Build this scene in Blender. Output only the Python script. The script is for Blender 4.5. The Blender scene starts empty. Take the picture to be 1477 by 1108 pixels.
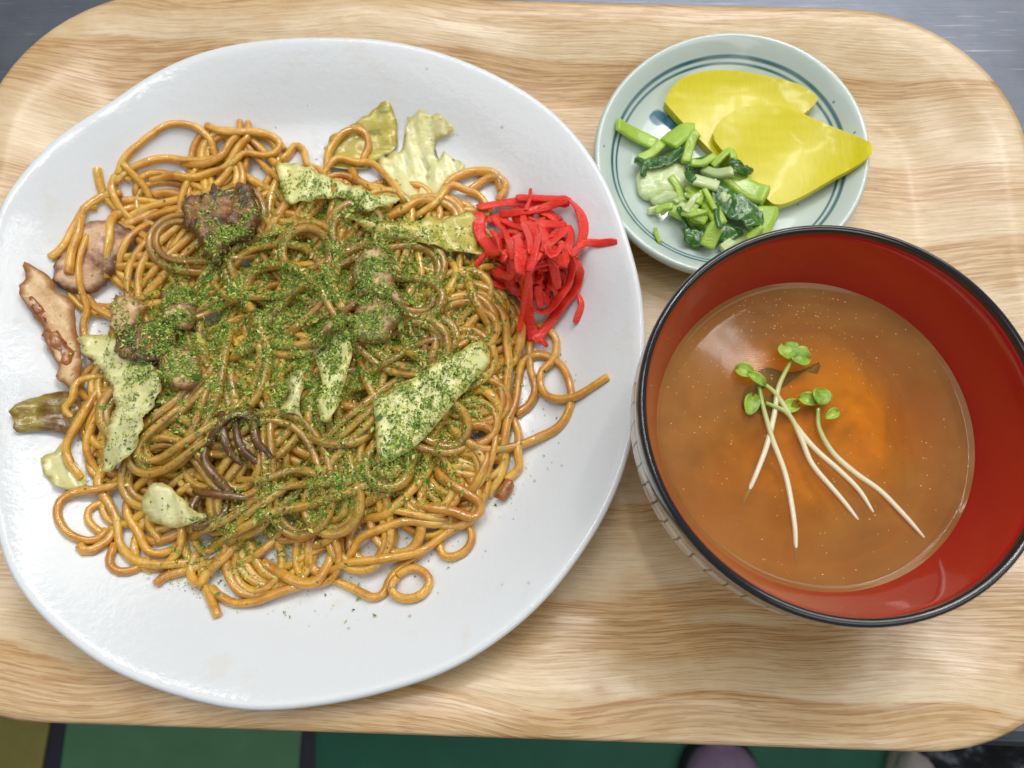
import bpy, math, random
import numpy as np
from mathutils import Vector, noise, geometry
random.seed(7); rng = np.random.default_rng(11)
R = math.radians
scene = bpy.context.scene
COL = scene.collection

# ------------------------------------------------------------------ camera
W, Hpx, F = 1477.0, 1108.0, 1109.0
TILT, CAMH = R(16.0), 0.298
CY = -CAMH * math.tan(TILT)
cam = bpy.data.cameras.new('camera'); camo = bpy.data.objects.new('camera', cam); COL.objects.link(camo)
camo.location = (0, CY, CAMH); camo.rotation_euler = (TILT, 0, 0)
cam.sensor_width = 36; cam.lens = F / W * 36; cam.clip_start = .01; cam.clip_end = 50
cam.dof.use_dof = True; cam.dof.focus_distance = .275; cam.dof.aperture_fstop = 12
scene.camera = camo

# ------------------------------------------------------------------ light
world = bpy.data.worlds.new('World'); scene.world = world; world.use_nodes = True
bg = world.node_tree.nodes['Background']; bg.inputs[0].default_value = (.93, .97, 1.0, 1); bg.inputs[1].default_value = .18
def lamp(loc, sx, sy, power, col=(1, .98, .95), tgt=(0, 0, 0)):
    l = bpy.data.lights.new('ceiling_and_fill_lamp', 'AREA'); l.shape = 'RECTANGLE'; l.size = sx; l.size_y = sy
    l.energy = power; l.color = col
    o = bpy.data.objects.new('ceiling_and_fill_lamp', l); COL.objects.link(o); o.location = loc
    o.rotation_euler = (Vector(tgt) - Vector(loc)).to_track_quat('-Z', 'Y').to_euler()
    return o
lamp((.75, 1.45, 1.65), 1.6, 1.0, 18)
lamp((.85, -.80, 1.60), 2.0, .6, 8)  # added fill behind the camera, softens the bowl's shadow and brightens the front steel
lamp((-.75, .25, 1.60), 1.0, 1.2, 5)
lamp((.44, .52, 1.45), .30, .035, .8)
lamp((.54, .98, 1.45), .06, .50, 2.4)
lamp((-.10, .30, 1.45), .05, .50, 2.6)
lamp((.05, .85, 1.45), .60, .04, 2.6)  # added strip light, gives the noodles crisp sparkles
lamp((-.32, .80, 1.45), .04, .40, 1.3)  # another strip added only for small highlights on the food
scene.view_settings.view_transform = 'Standard'; scene.view_settings.look = 'None'
scene.view_settings.exposure = .16; scene.view_settings.gamma = 1
scene.render.engine = 'CYCLES'
scene.cycles.use_denoising = True
scene.cycles.max_bounces = 8; scene.cycles.transparent_max_bounces = 12
scene.cycles.caustics_reflective = False; scene.cycles.caustics_refractive = False

# ------------------------------------------------------------------ helpers
ST, CT = math.sin(TILT), math.cos(TILT)
def P(px, py, z=0.0):
    """the point of the horizontal plane at height z that the photograph shows at a pixel"""
    u = (px - W / 2) / F; v = (Hpx / 2 - py) / F
    t = (CAMH - z) / (CT - v * ST)
    return Vector((u * t, CY + t * (ST + v * CT), z))

def mk(name, verts, faces, mat, parent=None, origin=None, smooth=True, label=None, cat=None, group=None, kind=None, mats=None, fmat=None):
    verts = np.asarray(verts, float)
    if origin is None:
        origin = (0, 0, 0) if parent else (verts[:, 0].mean(), verts[:, 1].mean(), verts[:, 2].min())
    origin = np.asarray(origin, float)
    me = bpy.data.meshes.new(name)
    me.from_pydata((verts - origin).tolist(), [], [tuple(int(i) for i in f) for f in faces]); me.update()
    for m in (mats or [mat]): me.materials.append(m)
    if fmat is not None: me.polygons.foreach_set('material_index', np.asarray(fmat, dtype=np.int32))
    if smooth: me.polygons.foreach_set('use_smooth', np.ones(len(me.polygons), dtype=bool))
    o = bpy.data.objects.new(name, me); COL.objects.link(o); o.location = origin
    if parent:
        o.parent = parent; o.location = origin - np.asarray(parent.location)
    tag(o, label, cat, group, kind)
    return o
def tag(o, label=None, cat=None, group=None, kind=None):
    if label: o['label'] = label
    if cat: o['category'] = cat
    if group: o['group'] = group
    if kind: o['kind'] = kind
    return o
def empty(name, loc, label, cat, group=None):
    o = bpy.data.objects.new(name, None); COL.objects.link(o); o.location = loc; o.empty_display_size = .01
    return tag(o, label, cat, group)

class NT:
    """small helper for node materials"""
    def __init__(s, name):
        s.m = bpy.data.materials.new(name); s.m.use_nodes = True
        s.t = s.m.node_tree; s.b = s.t.nodes['Principled BSDF']; s.out = s.t.nodes['Material Output']
    def n(s, typ, **kw):
        nd = s.t.nodes.new(typ)
        for k, v in kw.items(): setattr(nd, k, v)
        return nd
    def l(s, a, b): s.t.links.new(a, b)
    def val(s, sock, v):
        if hasattr(v, 'is_linked') or isinstance(v, bpy.types.NodeSocket): s.l(v, sock)
        else: sock.default_value = v
    def obj(s): return s.n('ShaderNodeTexCoord').outputs['Object']
    def pos(s): return s.n('ShaderNodeNewGeometry').outputs['Position']
    def map(s, vec, scale=(1, 1, 1), loc=(0, 0, 0), rot=(0, 0, 0)):
        nd = s.n('ShaderNodeMapping'); s.l(vec, nd.inputs[0]); nd.inputs['Scale'].default_value = scale
        nd.inputs['Location'].default_value = loc; nd.inputs['Rotation'].default_value = rot; return nd.outputs[0]
    def noise(s, vec, scale, detail=3, rough=.5, dist=0):
        nd = s.n('ShaderNodeTexNoise'); s.l(vec, nd.inputs['Vector']); nd.inputs['Scale'].default_value = scale
        nd.inputs['Detail'].default_value = detail; nd.inputs['Roughness'].default_value = rough; nd.inputs['Distortion'].default_value = dist
        return nd.outputs['Fac']
    def math(s, op, a, b=0.0, clamp=False):
        nd = s.n('ShaderNodeMath', operation=op); nd.use_clamp = clamp; s.val(nd.inputs[0], a); s.val(nd.inputs[1], b); return nd.outputs[0]
    def ramp(s, fac, stops, interp='LINEAR'):
        nd = s.n('ShaderNodeValToRGB'); s.l(fac, nd.inputs[0]); cr = nd.color_ramp; cr.interpolation = interp
        while len(cr.elements) < len(stops): cr.elements.new(.5)
        for e, (p, c) in zip(cr.elements, stops):
            e.position = p; e.color = (c[0], c[1], c[2], 1) if not isinstance(c, (int, float)) else (c, c, c, 1)
        return nd.outputs[0]
    def mix(s, fac, a, b, mode='MIX'):
        nd = s.n('ShaderNodeMix', data_type='RGBA', blend_type=mode); s.val(nd.inputs[0], fac)
        for i, v in ((6, a), (7, b)):
            if isinstance(v, tuple): v = (v[0], v[1], v[2], 1)
            s.val(nd.inputs[i], v)
        return nd.outputs[2]
    def sep(s, vec):
        nd = s.n('ShaderNodeSeparateXYZ'); s.l(vec, nd.inputs[0]); return nd.outputs
    def comb(s, x, y, z):
        nd = s.n('ShaderNodeCombineXYZ')
        for i, v in enumerate((x, y, z)): s.val(nd.inputs[i], v)
        return nd.outputs[0]
    def bump(s, h, strength=.3, dist=.001):
        nd = s.n('ShaderNodeBump'); nd.inputs['Strength'].default_value = strength; nd.inputs['Distance'].default_value = dist
        s.l(h, nd.inputs['Height']); s.l(nd.outputs[0], s.b.inputs['Normal']); return nd.outputs[0]
    def set(s, **kw):
        for k, v in kw.items():
            k = k.replace('_', ' ')
            if isinstance(v, tuple) and len(v) == 3 and k != 'Subsurface Radius': v = (v[0], v[1], v[2], 1)
            s.val(s.b.inputs[k], v)
        return s

# ------------------------------------------------------------------ materials
def mat_wood():
    s = NT('ash_wood'); o = s.obj(); x, y, z = s.sep(o)
    w1 = s.noise(s.map(o, (.75, 1.0, 0)), 6.5, 2, .5); w2 = s.noise(s.map(o, (.5, 1, 0)), 42, 4, .6)
    yy = s.math('ADD', y, s.math('MULTIPLY', s.math('SUBTRACT', w1, .5), .060))
    yb = s.math('ADD', yy, s.math('MULTIPLY', s.math('SUBTRACT', w2, .5), .0050))
    v = s.comb(x, yy, 0.0)
    # broad arching growth bands, soft on one side and sharp on the other
    big = s.noise(s.map(v, (2.4, 17, 1)), 1.0, 2, .6)
    saw = s.math('FRACT', s.math('ADD', s.math('MULTIPLY', yb, 23), s.math('MULTIPLY', big, 2.4)))
    band = s.ramp(saw, [(0, 0.0), (.34, .04), (.60, .62), (.93, 1.0), (1.0, 0.0)])
    # short pores running with the grain, dense in the bands
    st1 = s.ramp(s.noise(s.map(v, (30, 820, 1)), 1.0, 2, .6), [(.46, 0.0), (.58, 1.0)])
    st2 = s.ramp(s.noise(s.map(v, (70, 1050, 1)), 1.0, 2, .6), [(.54, 0.0), (.62, 1.0)])
    mott = s.noise(s.map(o, (1, 2.0, 1)), 45, 5, .65)
    m = s.mix(s.ramp(mott, [(.3, 0.0), (.7, 1.0)]), (.61, .43, .225), (.75, .60, .395))
    m = s.mix(s.math('MULTIPLY', band, .60), m, (.55, .31, .10))
    m = s.mix(s.math('MULTIPLY', st1, s.math('ADD', .05, s.math('MULTIPLY', band, .66))), m, (.40, .20, .055))
    m = s.mix(s.math('MULTIPLY', st2, s.math('ADD', .13, s.math('MULTIPLY', band, .42))), m, (.33, .155, .045))
    for kx, ky in KNOTS:
        d = s.n('ShaderNodeVectorMath', operation='DISTANCE'); s.l(s.map(o, (1, 1.5, 0)), d.inputs[0]); d.inputs[1].default_value = (kx, ky * 1.5, 0)
        dd = s.math('ADD', d.outputs['Value'], s.math('MULTIPLY', s.math('SUBTRACT', w2, .5), .004))
        m = s.mix(s.ramp(dd, [(0, .9), (.0012, .85), (.0016, .15), (.0035, .5), (.0042, .1), (.009, 0.0)]), m, (.42, .21, .075))
    s.set(Base_Color=m, Coat_Weight=.55, Coat_Roughness=.19)
    s.val(s.b.inputs['Roughness'], s.math('ADD', .32, s.math('MULTIPLY', st1, .14)))
    rip = s.noise(s.map(v, (6, 230, 1)), 1.0, 2, .5)
    h = s.math('ADD', s.math('MULTIPLY', rip, 2.0), s.math('ADD', s.math('MULTIPLY', st1, -.35), s.math('MULTIPLY', st2, -.35)))
    s.bump(h, .5, .0004)
    return s.m

def mat_steel():
    s = NT('brushed_steel'); o = s.obj()
    a = s.noise(s.map(o, (12, 900, 1), rot=(0, 0, R(-14))), 1.0, 3, .6)
    b = s.noise(s.map(o, (20, 1500, 1), rot=(0, 0, R(24))), 1.0, 3, .6)
    g = s.noise(o, 22, 4, .6)
    c = s.ramp(g, [(.3, (.12, .135, .165)), (.7, (.19, .21, .25))])
    sc = s.math('MAXIMUM', s.ramp(a, [(.66, 0.0), (.72, 1.0)]), s.ramp(b, [(.68, 0.0), (.74, 1.0)]))
    for q, (sc_, an, th) in enumerate((((9, 700, 1), -38, .69), ((14, 1000, 1), 52, .70), ((7, 520, 1), -20, .70))):
        e = s.noise(s.map(o, sc_, loc=(q, q * 2, 0), rot=(0, 0, R(an))), 1.0, 3, .6); sc = s.math('MAXIMUM', sc, s.ramp(e, [(th, 0.0), (th + .05, 1.0)]))
    c = s.mix(s.math('MULTIPLY', sc, .55), c, (.75, .77, .82))
    s.set(Base_Color=c, Metallic=.85, Roughness=s.math('ADD', .34, s.math('MULTIPLY', g, .2)))
    s.bump(s.math('ADD', a, b), .35, .0003); return s.m

def mat_plain(name, col, rough=.5, var=.12, nscale=60, bump=0, **kw):
    s = NT(name); o = s.obj(); n = s.noise(o, nscale, 4, .6)
    c = s.mix(n, tuple(x * (1 - var) for x in col), tuple(min(1, x * (1 + var)) for x in col))
    s.set(Base_Color=c, Roughness=rough, **kw)
    if bump: s.bump(n, bump, .001)
    return s.m

def mat_plate():
    s = NT('white_glaze'); o = s.obj()
    g = s.noise(o, 9, 3, .5); gr = s.noise(s.map(o, (1, 1, 1)), 600, 3, .6)
    c = s.mix(g, (.685, .725, .765), (.775, .80, .82))
    v = s.n('ShaderNodeTexVoronoi'); s.l(o, v.inputs['Vector']); v.inputs['Scale'].default_value = 95; v.inputs['Randomness'].default_value = 1
    dot = s.math('MULTIPLY', s.ramp(v.outputs['Distance'], [(.03, 1.0), (.09, 0.0)]), s.math('GREATER_THAN', s.sep(v.outputs['Color'])[0], .72))
    c = s.mix(s.math('MULTIPLY', dot, .6), c, (.28, .26, .2))
    st = s.ramp(s.noise(o, 70, 4, .6), [(.60, 0.0), (.72, 1.0)])
    c = s.mix(s.math('MULTIPLY', st, .16), c, (.62, .52, .30))
    s.set(Base_Color=c, Roughness=.16, Specular_IOR_Level=.5)
    s.bump(s.math('ADD', s.noise(o, 330, 3, .6), s.math('MULTIPLY', s.noise(o, 22, 2), 3.0)), .20, .0007); return s.m

def mat_dish(Rpx):
    s = NT('celadon_glaze'); o = s.obj(); uv = s.n('ShaderNodeUVMap').outputs[0]; t = s.sep(uv)[0]
    g = s.noise(o, 40, 3, .5)
    c = s.mix(g, (.52, .62, .585), (.62, .70, .665))
    c = s.mix(s.ramp(t, [(.80, 0.0), (.84, 1.0)]), (.585, .675, .63), c) if False else c
    wob = s.math('ADD', t, s.math('MULTIPLY', s.math('SUBTRACT', s.noise(o, 25, 2), .5), .012))
    def ring(p, w):
        return s.ramp(s.math('ABSOLUTE', s.math('SUBTRACT', wob, p)), [(w * .55, 1.0), (w, 0.0)])
    blue = (.014, .115, .165)
    f = s.math('MULTIPLY', s.math('MAXIMUM', ring(.858, .0135), ring(.822, .0100)), s.math('ADD', .55, s.math('MULTIPLY', s.noise(o, 55, 2), .6)), True)
    c = s.mix(f, c, blue)
    for bx, by, br in BLOBS:
        d = s.n('ShaderNodeVectorMath', operation='DISTANCE'); s.l(s.map(o, (1, 1, 0)), d.inputs[0]); d.inputs[1].default_value = (bx, by, 0)
        dd = s.math('ADD', d.outputs['Value'], s.math('MULTIPLY', s.math('SUBTRACT', s.noise(o, 140, 3), .5), .0035))
        c = s.mix(s.ramp(s.math('DIVIDE', dd, br), [(.8, .9), (1.0, 0.0)]), c, (.02, .15, .24))
    v = s.n('ShaderNodeTexVoronoi'); s.l(o, v.inputs['Vector']); v.inputs['Scale'].default_value = 170
    dot = s.math('MULTIPLY', s.ramp(v.outputs['Distance'], [(.06, 1.0), (.14, 0.0)]), s.math('GREATER_THAN', s.sep(v.outputs['Color'])[0], .86))
    c = s.mix(s.math('MULTIPLY', dot, .75), c, (.16, .10, .05))
    s.set(Base_Color=c, Roughness=.12); s.bump(s.noise(o, 60, 2), .12, .0008); return s.m

def mat_noodle(name, c0, c1, c2, dust=1.0, rough=.30):
    s = NT(name); p = s.pos(); o = s.obj()
    rnd = s.n('ShaderNodeObjectInfo').outputs['Random']
    n = s.noise(p, 70, 3, .6)
    c = s.mix(s.math('ADD', s.math('MULTIPLY', n, .6), s.math('MULTIPLY', rnd, .6), True), c0, c1)
    dk = s.math('MULTIPLY', s.ramp(s.noise(s.map(p, loc=(2, 5, 1)), 38, 3, .6), [(.42, 0.0), (.70, .8)]), s.ramp(rnd, [(.35, .25), (.9, 1.0)]))
    c = s.mix(dk, c, c2)
    c = s.mix(s.ramp(s.noise(p, 130, 3, .6), [(.46, 0.0), (.74, .85)]), c, c2)      # sauce stains
    pep = s.noise(p, 1500, 2, .5)
    c = s.mix(s.ramp(pep, [(.70, 0.0), (.76, .75)]), c, (.09, .045, .012))         # specks of pepper
    s.set(Base_Color=c, Roughness=rough, Subsurface_Weight=.65, Subsurface_Radius=(.006, .0034, .0010), Subsurface_Scale=.7, Coat_Weight=.9, Coat_Roughness=.07)
    s.bump(s.math('ADD', s.noise(p, 900, 3, .6), s.math('MULTIPLY', s.noise(p, 260, 2), 1.8)), .62, .0006); return s.m

def mat_food(name, c0, c1, c2=None, ns=90, rough=.35, sss=.2, bump=.4, stops=(.5, .75), coat=.3, lines=None, bs=350, edge=None):
    s = NT(name); o = s.pos()
    c = s.mix(s.ramp(s.noise(o, ns, 4, .6), [(.32, 0.0), (.68, 1.0)]), c0, c1)
    if c2: c = s.mix(s.ramp(s.noise(s.map(o, loc=(3, 1, 2)), ns * .8, 4, .65), [(stops[0], 0.0), (stops[1], 1.0)]), c, c2)
    if edge:
        at = s.n('ShaderNodeAttribute', attribute_name='rim_distance'); dd = s.math('ADD', at.outputs['Fac'], s.math('MULTIPLY', s.math('SUBTRACT', s.noise(o, 240, 3, .6), .5), edge[1] * 1.6))
        c = s.mix(s.math('MULTIPLY', s.ramp(s.math('DIVIDE', dd, edge[1]), [(.15, 1.0), (1.0, 0.0)]), edge[2]), c, edge[0])
    h = s.noise(o, bs, 3, .6)
    if lines:
        ln = s.noise(s.map(s.obj(), lines[0], rot=(0, 0, lines[1])), 1.0, 3, .6)
        c = s.mix(s.math('MULTIPLY', s.ramp(ln, [(.4, 0.0), (.7, 1.0)]), .45), c, c1)
        h = s.math('ADD', h, s.math('MULTIPLY', ln, 2))
    s.set(Base_Color=c, Roughness=rough, Subsurface_Weight=sss, Subsurface_Radius=(.003, .002, .001), Subsurface_Scale=.5, Coat_Weight=coat, Coat_Roughness=.12)
    s.bump(h, bump, .0007); return s.m

TRAY_ROT = R(-1.75)
TRAY_C = Vector((-.0065, .0235, 0))
def to_tray(v):
    d = Vector((v.x - TRAY_C.x, v.y - TRAY_C.y)); c, sn = math.cos(-TRAY_ROT), math.sin(-TRAY_ROT)
    return d.x * c - d.y * sn, d.x * sn + d.y * c
KNOTS = [to_tray(P(861, 990, .004)), to_tray(P(1462, 962, .004))]

M = {}
M['wood'] = mat_wood(); M['steel'] = mat_steel(); M['plate'] = mat_plate()

# ------------------------------------------------------------------ setting: counter and floor
CZ = -.0062
a = P(900, 1060, CZ); b = P(1477, 1081, CZ)
ang = math.atan2(b.y - a.y, b.x - a.x)
def edge_pt(d, off=0):  # along the front edge of the counter, off = towards the back
    return Vector((a.x + math.cos(ang) * d - math.sin(ang) * off, a.y + math.sin(ang) * d + math.cos(ang) * off))
prof = [(1.2, 0), (.6, 0), (.012, 0), (.006, -.0008), (.002, -.003), (0, -.007), (0, -.045), (.02, -.046), (1.2, -.046)]
v = []; f = []
for d in (-.9, 0, .9):
    for off, z in prof:
        q = edge_pt(d, off); v.append((q.x, q.y, CZ + z))
k = len(prof)
for i in range(2):
    for j in range(k - 1): f.append((i * k + j, i * k + j + 1, (i + 1) * k + j + 1, (i + 1) * k + j))
mk('counter', v, f, M['steel'], origin=(0, 0, CZ), kind='structure', smooth=False)

FZ = -.80
fl_dark = mat_plain('floor_joint', (.028, .032, .05), .6)
f0 = P(600, 1100, FZ)
mk('floor', [(-2, -2, FZ), (2, -2, FZ), (2, 2, FZ), (-2, 2, FZ)], [(0, 1, 2, 3)], fl_dark, origin=(0, 0, FZ), kind='structure')
floor_o = bpy.data.objects['floor']
def floor_panel(px0, px1, mat, y1=1040, y2=1108):
    A = P(px0[0], y1, FZ); B = P(px1[0], y1, FZ); C = P(px1[1], y2, FZ); D = P(px0[1], y2, FZ)
    A = D + (A - D) * 4; B = C + (B - C) * 4; D2 = D - (A - D) * 1.0; C2 = C - (B - C) * 1.0
    z0, z1 = FZ + .0005, FZ + .005
    ins = .004
    top = [(D2.x, D2.y), (C2.x, C2.y), (B.x, B.y), (A.x, A.y)]
    cx = sum(p[0] for p in top) / 4; cy = sum(p[1] for p in top) / 4
    vv = [(x, y, z0) for x, y in top] + [(x, y, z1 - .001) for x, y in top] + [(x + (cx - x) * .01, y + (cy - y) * .01, z1) for x, y in top]
    ff = [(8, 9, 10, 11)]
    for r in (0, 4):
        for i in range(4): ff.append((r + i, r + (i + 1) % 4, r + 4 + (i + 1) % 4, r + 4 + i))
    mk('floor_panel', vv, ff, mat, parent=floor_o, smooth=False)
floor_panel((-520, -560), (74, 62), mat_plain('floor_ochre', (.34, .30, .07), .55, .35, 25))
floor_panel((99, 90), (437, 432), mat_plain('floor_green', (.10, .27, .13), .55, .3, 18))
floor_panel((457, 456), (2300, 2360), mat_plain('floor_dark_green', (.008, .15, .085), .55, .4, 14))

# ------------------------------------------------------------------ tray
def rrect(hw, hh, r, n=14):
    pts = []
    for cx, cy, a0 in ((hw - r, hh - r, 0), (-hw + r, hh - r, 90), (-hw + r, -hh + r, 180), (hw - r, -hh + r, 270)):
        for i in range(n + 1):
            t = R(a0 + 90 * i / n); pts.append((cx + r * math.cos(t), cy + r * math.sin(t)))
    out = []   # extra points along the straight sides
    for i, p in enumerate(pts):
        q = pts[(i + 1) % len(pts)]; out.append(p); L = math.hypot(q[0] - p[0], q[1] - p[1])
        m = int(L / .02)
        for k in range(1, m): out.append((p[0] + (q[0] - p[0]) * k / m, p[1] + (q[1] - p[1]) * k / m))
    return out
HW, HH, RC = .2225, .1525, .072
tp = [(-.050, 0), (-.046, .0002), (-.042, .0009), (-.038, .0021), (-.033, .0041), (-.028, .0063), (-.023, .0085), (-.018, .0106), (-.014, .0120), (-.010, .0130), (-.006, .0136), (-.003, .0138), (-.001, .0136), (0, .0128), (-.0003, .0114), (-.003, .0098), (-.010, .0078), (-.022, .0028), (-.034, -.0030), (-.044, -.0056), (-.050, -.006)]
v = []; f = []
rings = []
for off, z in tp:
    ring = rrect(HW + off, HH + off, RC + off * .9 if RC + off * .9 > .01 else .01)
    rings.append(len(v)); v += [(x, y, z) for x, y in ring]
n = len(ring)
for a_, b_ in zip(rings[:-1], rings[1:]):
    for i in range(n): f.append((a_ + i, b_ + i, b_ + (i + 1) % n, a_ + (i + 1) % n))
f.append(tuple(range(rings[0], rings[0] + n))); f.append(tuple(reversed(range(rings[-1], rings[-1] + n))))
tray = mk('tray', v, f, M['wood'], origin=(0, 0, 0), label='pale ash wood tray with rounded corners lying on the steel counter', cat='tray')
tray.location = (TRAY_C.x, TRAY_C.y, 0); tray.rotation_euler = (0, 0, TRAY_ROT)
# counter carries the tray's underside
# ------------------------------------------------------------------ revolved things with a drawn outline
def periodic(pts, n, z):
    w = [P(x, y, z) for x, y in pts]
    cx = (min(p.x for p in w) + max(p.x for p in w)) / 2; cy = (min(p.y for p in w) + max(p.y for p in w)) / 2
    th = np.array([math.atan2(p.y - cy, p.x - cx) for p in w]); rr = np.array([math.hypot(p.x - cx, p.y - cy) for p in w])
    o = np.argsort(th); th, rr = th[o], rr[o]
    t = np.linspace(-math.pi, math.pi, n, endpoint=False)
    r = np.interp(t, np.r_[th - 2 * math.pi, th, th + 2 * math.pi], np.r_[rr, rr, rr])
    k = max(2, n // 90); ker = np.exp(-.5 * (np.arange(-3 * k, 3 * k + 1) / k) ** 2); ker /= ker.sum()
    r = np.convolve(np.r_[r[-3 * k:], r, r[:3 * k]], ker, 'valid')
    return cx, cy, t, r
def lathe(cx, cy, t, r, profile, wob=0):
    v = []; f = []; uv = []; n = len(t)
    for j, (p, z) in enumerate(profile):
        for i in range(n):
            rr = r[i] * p
            if p < .55: rr = (r[i] * (p / .55) + r.mean() * (1 - p / .55)) * p
            zz = z + wob * p ** 4 * (math.sin(3 * t[i] + 1) * .5 + math.sin(5 * t[i]) * .4 + math.sin(2 * t[i] + 2) * .6)
            v.append((cx + rr * math.cos(t[i]), cy + rr * math.sin(t[i]), zz)); uv.append((p, z))
    for j in range(len(profile) - 1):
        for i in range(n): f.append((j * n + i, (j + 1) * n + i, (j + 1) * n + (i + 1) % n, j * n + (i + 1) % n))
    return v, f, uv
def smooth_profile(pr, m=4):
    pr = np.array(pr); out = []
    n = len(pr)
    for i in range(n - 1):
        p0, p1, p2, p3 = pr[max(i - 1, 0)], pr[i], pr[i + 1], pr[min(i + 2, n - 1)]
        for k in range(m):
            s = k / m
            out.append(.5 * ((2 * p1) + (-p0 + p2) * s + (2 * p0 - 5 * p1 + 4 * p2 - p3) * s * s + (-p0 + 3 * p1 - 3 * p2 + p3) * s ** 3))
    out.append(pr[-1]); return [tuple(x) for x in out]
PLATE = [(475, 52), (400, 55), (325, 65), (271, 81), (211, 111), (157, 152), (89, 195), (49, 236), (5, 292), (-14, 380), (-22, 550), (-14, 720), (8, 820), (50, 880), (100, 925), (150, 962), (240, 1000), (300, 1017), (345, 1026), (400, 1026), (450, 1020), (550, 1000), (650, 967), (738, 910), (785, 868), (832, 808), (880, 730), (906, 660), (925, 560), (930, 470), (922, 410), (905, 350), (880, 275), (840, 205), (790, 150), (720, 105), (640, 72), (560, 55)]
PRZ = .0248
pcx, pcy, pt, prr = periodic(PLATE, 240, PRZ)
PP = [(.001, .0060), (.2, .0060), (.45, .0062), (.64, .0064), (.70, .0068), (.75, .0082), (.80, .0116), (.85, .0158), (.90, .0198), (.945, .0230), (.975, .0249), (.989, .0253), (.997, .0247), (1.0, .0235), (.994, .0220), (.97, .0195), (.90, .0135), (.80, .0072), (.70, .0035), (.62, .0022), (.56, .0022), (.55, .0003), (.53, .0003), (.52, .0022), (.3, .0025), (.001, .0025)]
PP = smooth_profile(PP, 3)
v, f, uv = lathe(pcx, pcy, pt, prr, PP, .0017)
mk('plate', v, f, M['plate'], origin=(pcx, pcy, 0), label='large white glazed plate with a wavy rim holding fried noodles', cat='plate')
ptop = [p for p in PP[:PP.index(max(PP, key=lambda q: q[1])) + 1]]
PX = np.array([p[0] for p in ptop]); PZ = np.array([p[1] for p in ptop])
def plate_z(x, y):
    th = np.arctan2(y - pcy, x - pcx); r = np.hypot(x - pcx, y - pcy)
    rr = np.interp(th, np.r_[pt, pt[0] + 2 * math.pi], np.r_[prr, prr[0]])
    return np.interp(r / rr, PX, PZ)

# small dish
DISH = [(1057 + 200 * math.cos(k * math.pi / 24), 222 + 177 * math.sin(k * math.pi / 24)) for k in range(48)]
DRZ = .0185
dcx, dcy, dt, drr = periodic(DISH, 160, DRZ)
BLOBS = []
for (bx, by, br) in ((951, 166, 9.5), (967, 172, 8.5), (979, 181, 8), (1064, 293, 9)):
    q = P(bx, by, .008); BLOBS.append((q.x - dcx, q.y - dcy, br / 2300))
DP = [(.001, .0052), (.4, .0054), (.62, .0060), (.72, .0072), (.80, .0098), (.86, .0128), (.90, .0152), (.94, .0174), (.965, .0184), (.985, .0183), (.998, .0172), (1.0, .0160), (.985, .0140), (.93, .0105), (.80, .0055), (.62, .0030), (.55, .0026), (.54, .0003), (.50, .0003), (.49, .0024), (.001, .0026)]
DP = smooth_profile(DP, 3)
M['dish'] = mat_dish(1)
v, f, uv = lathe(dcx, dcy, dt, drr, DP)
dish = mk('pickle_dish', v, f, M['dish'], origin=(dcx, dcy, 0), label='small pale celadon dish with blue painted rings holding pickles', cat='dish')
ul = dish.data.uv_layers.new(name='UVMap')
vi = np.zeros(len(dish.data.loops), dtype=np.int32); dish.data.loops.foreach_get('vertex_index', vi)
ul.data.foreach_set('uv', np.array(uv)[vi].astype(np.float32).ravel())
DX = np.array([p[0] for p in DP[:25]]); DZ = np.array([p[1] for p in DP[:25]])
def dish_z(x, y):
    th = np.arctan2(y - dcy, x - dcx); r = np.hypot(x - dcx, y - dcy)
    rr = np.interp(th, np.r_[dt, dt[0] + 2 * math.pi], np.r_[drr, drr[0]])
    return np.interp(np.minimum(r / rr, .96), DX, DZ)

# ------------------------------------------------------------------ soup bowl
BX, BY = .1017, -.0287
BT = .068; RO = .0603; SOUPZ = .0445
def mat_lacquer(name, col, rough=.14):
    s = NT(name); o = s.obj(); n = s.noise(o, 50, 3)
    s.set(Base_Color=s.mix(n, tuple(c * .85 for c in col), tuple(c * 1.1 for c in col)), Roughness=s.math('ADD', rough - .03, s.math('MULTIPLY', n, .08)), Coat_Weight=.8, Coat_Roughness=.05)
    s.bump(s.noise(o, 120, 2), .05, .0006); return s.m
M['red'] = mat_lacquer('red_lacquer', (.42, .010, .011), .15); M['black'] = mat_lacquer('black_lacquer', (.012, .012, .016), .09)
def mat_net():
    s = NT('netted_lacquer'); o = s.obj(); x, y, z = s.sep(o)
    at = s.math('MULTIPLY', s.math('ARCTAN2', y, x), 62 / (2 * math.pi))
    at = s.math('ADD', at, s.math('MULTIPLY', s.noise(o, 90, 2), .5))
    fa = s.math('ABSOLUTE', s.math('SUBTRACT', s.math('FRACT', at), .5))
    fz = s.math('ABSOLUTE', s.math('SUBTRACT', s.math('FRACT', s.math('ADD', s.math('MULTIPLY', z, 150), s.math('MULTIPLY', s.noise(o, 60, 2), .4))), .5))
    ln = s.math('MAXIMUM', s.math('LESS_THAN', fa, .06), s.math('LESS_THAN', fz, .05))
    s.set(Base_Color=s.mix(ln, (.80, .72, .60), (.03, .028, .03)), Roughness=.2); return s.m
M['net'] = mat_net()
N = 128; tt = np.linspace(-math.pi, math.pi, N, endpoint=False); one = np.ones(N)
bowl = empty('soup_bowl', (BX, BY, 0), 'round soup bowl with red lacquer inside and a black rim', 'bowl')
inner = [(.001, .0125), (.018, .0128), (.030, .0150), (.040, .0205), (.0470, .0290), (.0510, .0400), (.0538, .0500), (.0556, .0580), (.0570, .0645), (.0576, .0662)]
inner = [(r + max(0, z - .035) * .088, z * 1.03) for r, z in inner]
rimp = [inner[-1], (.0606, .0697), (.0612, .0704), (.0620, .0706), (.0627, .0702), (.0632, .0692), (.0634, .0665), (.0632, .0630)]
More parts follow.
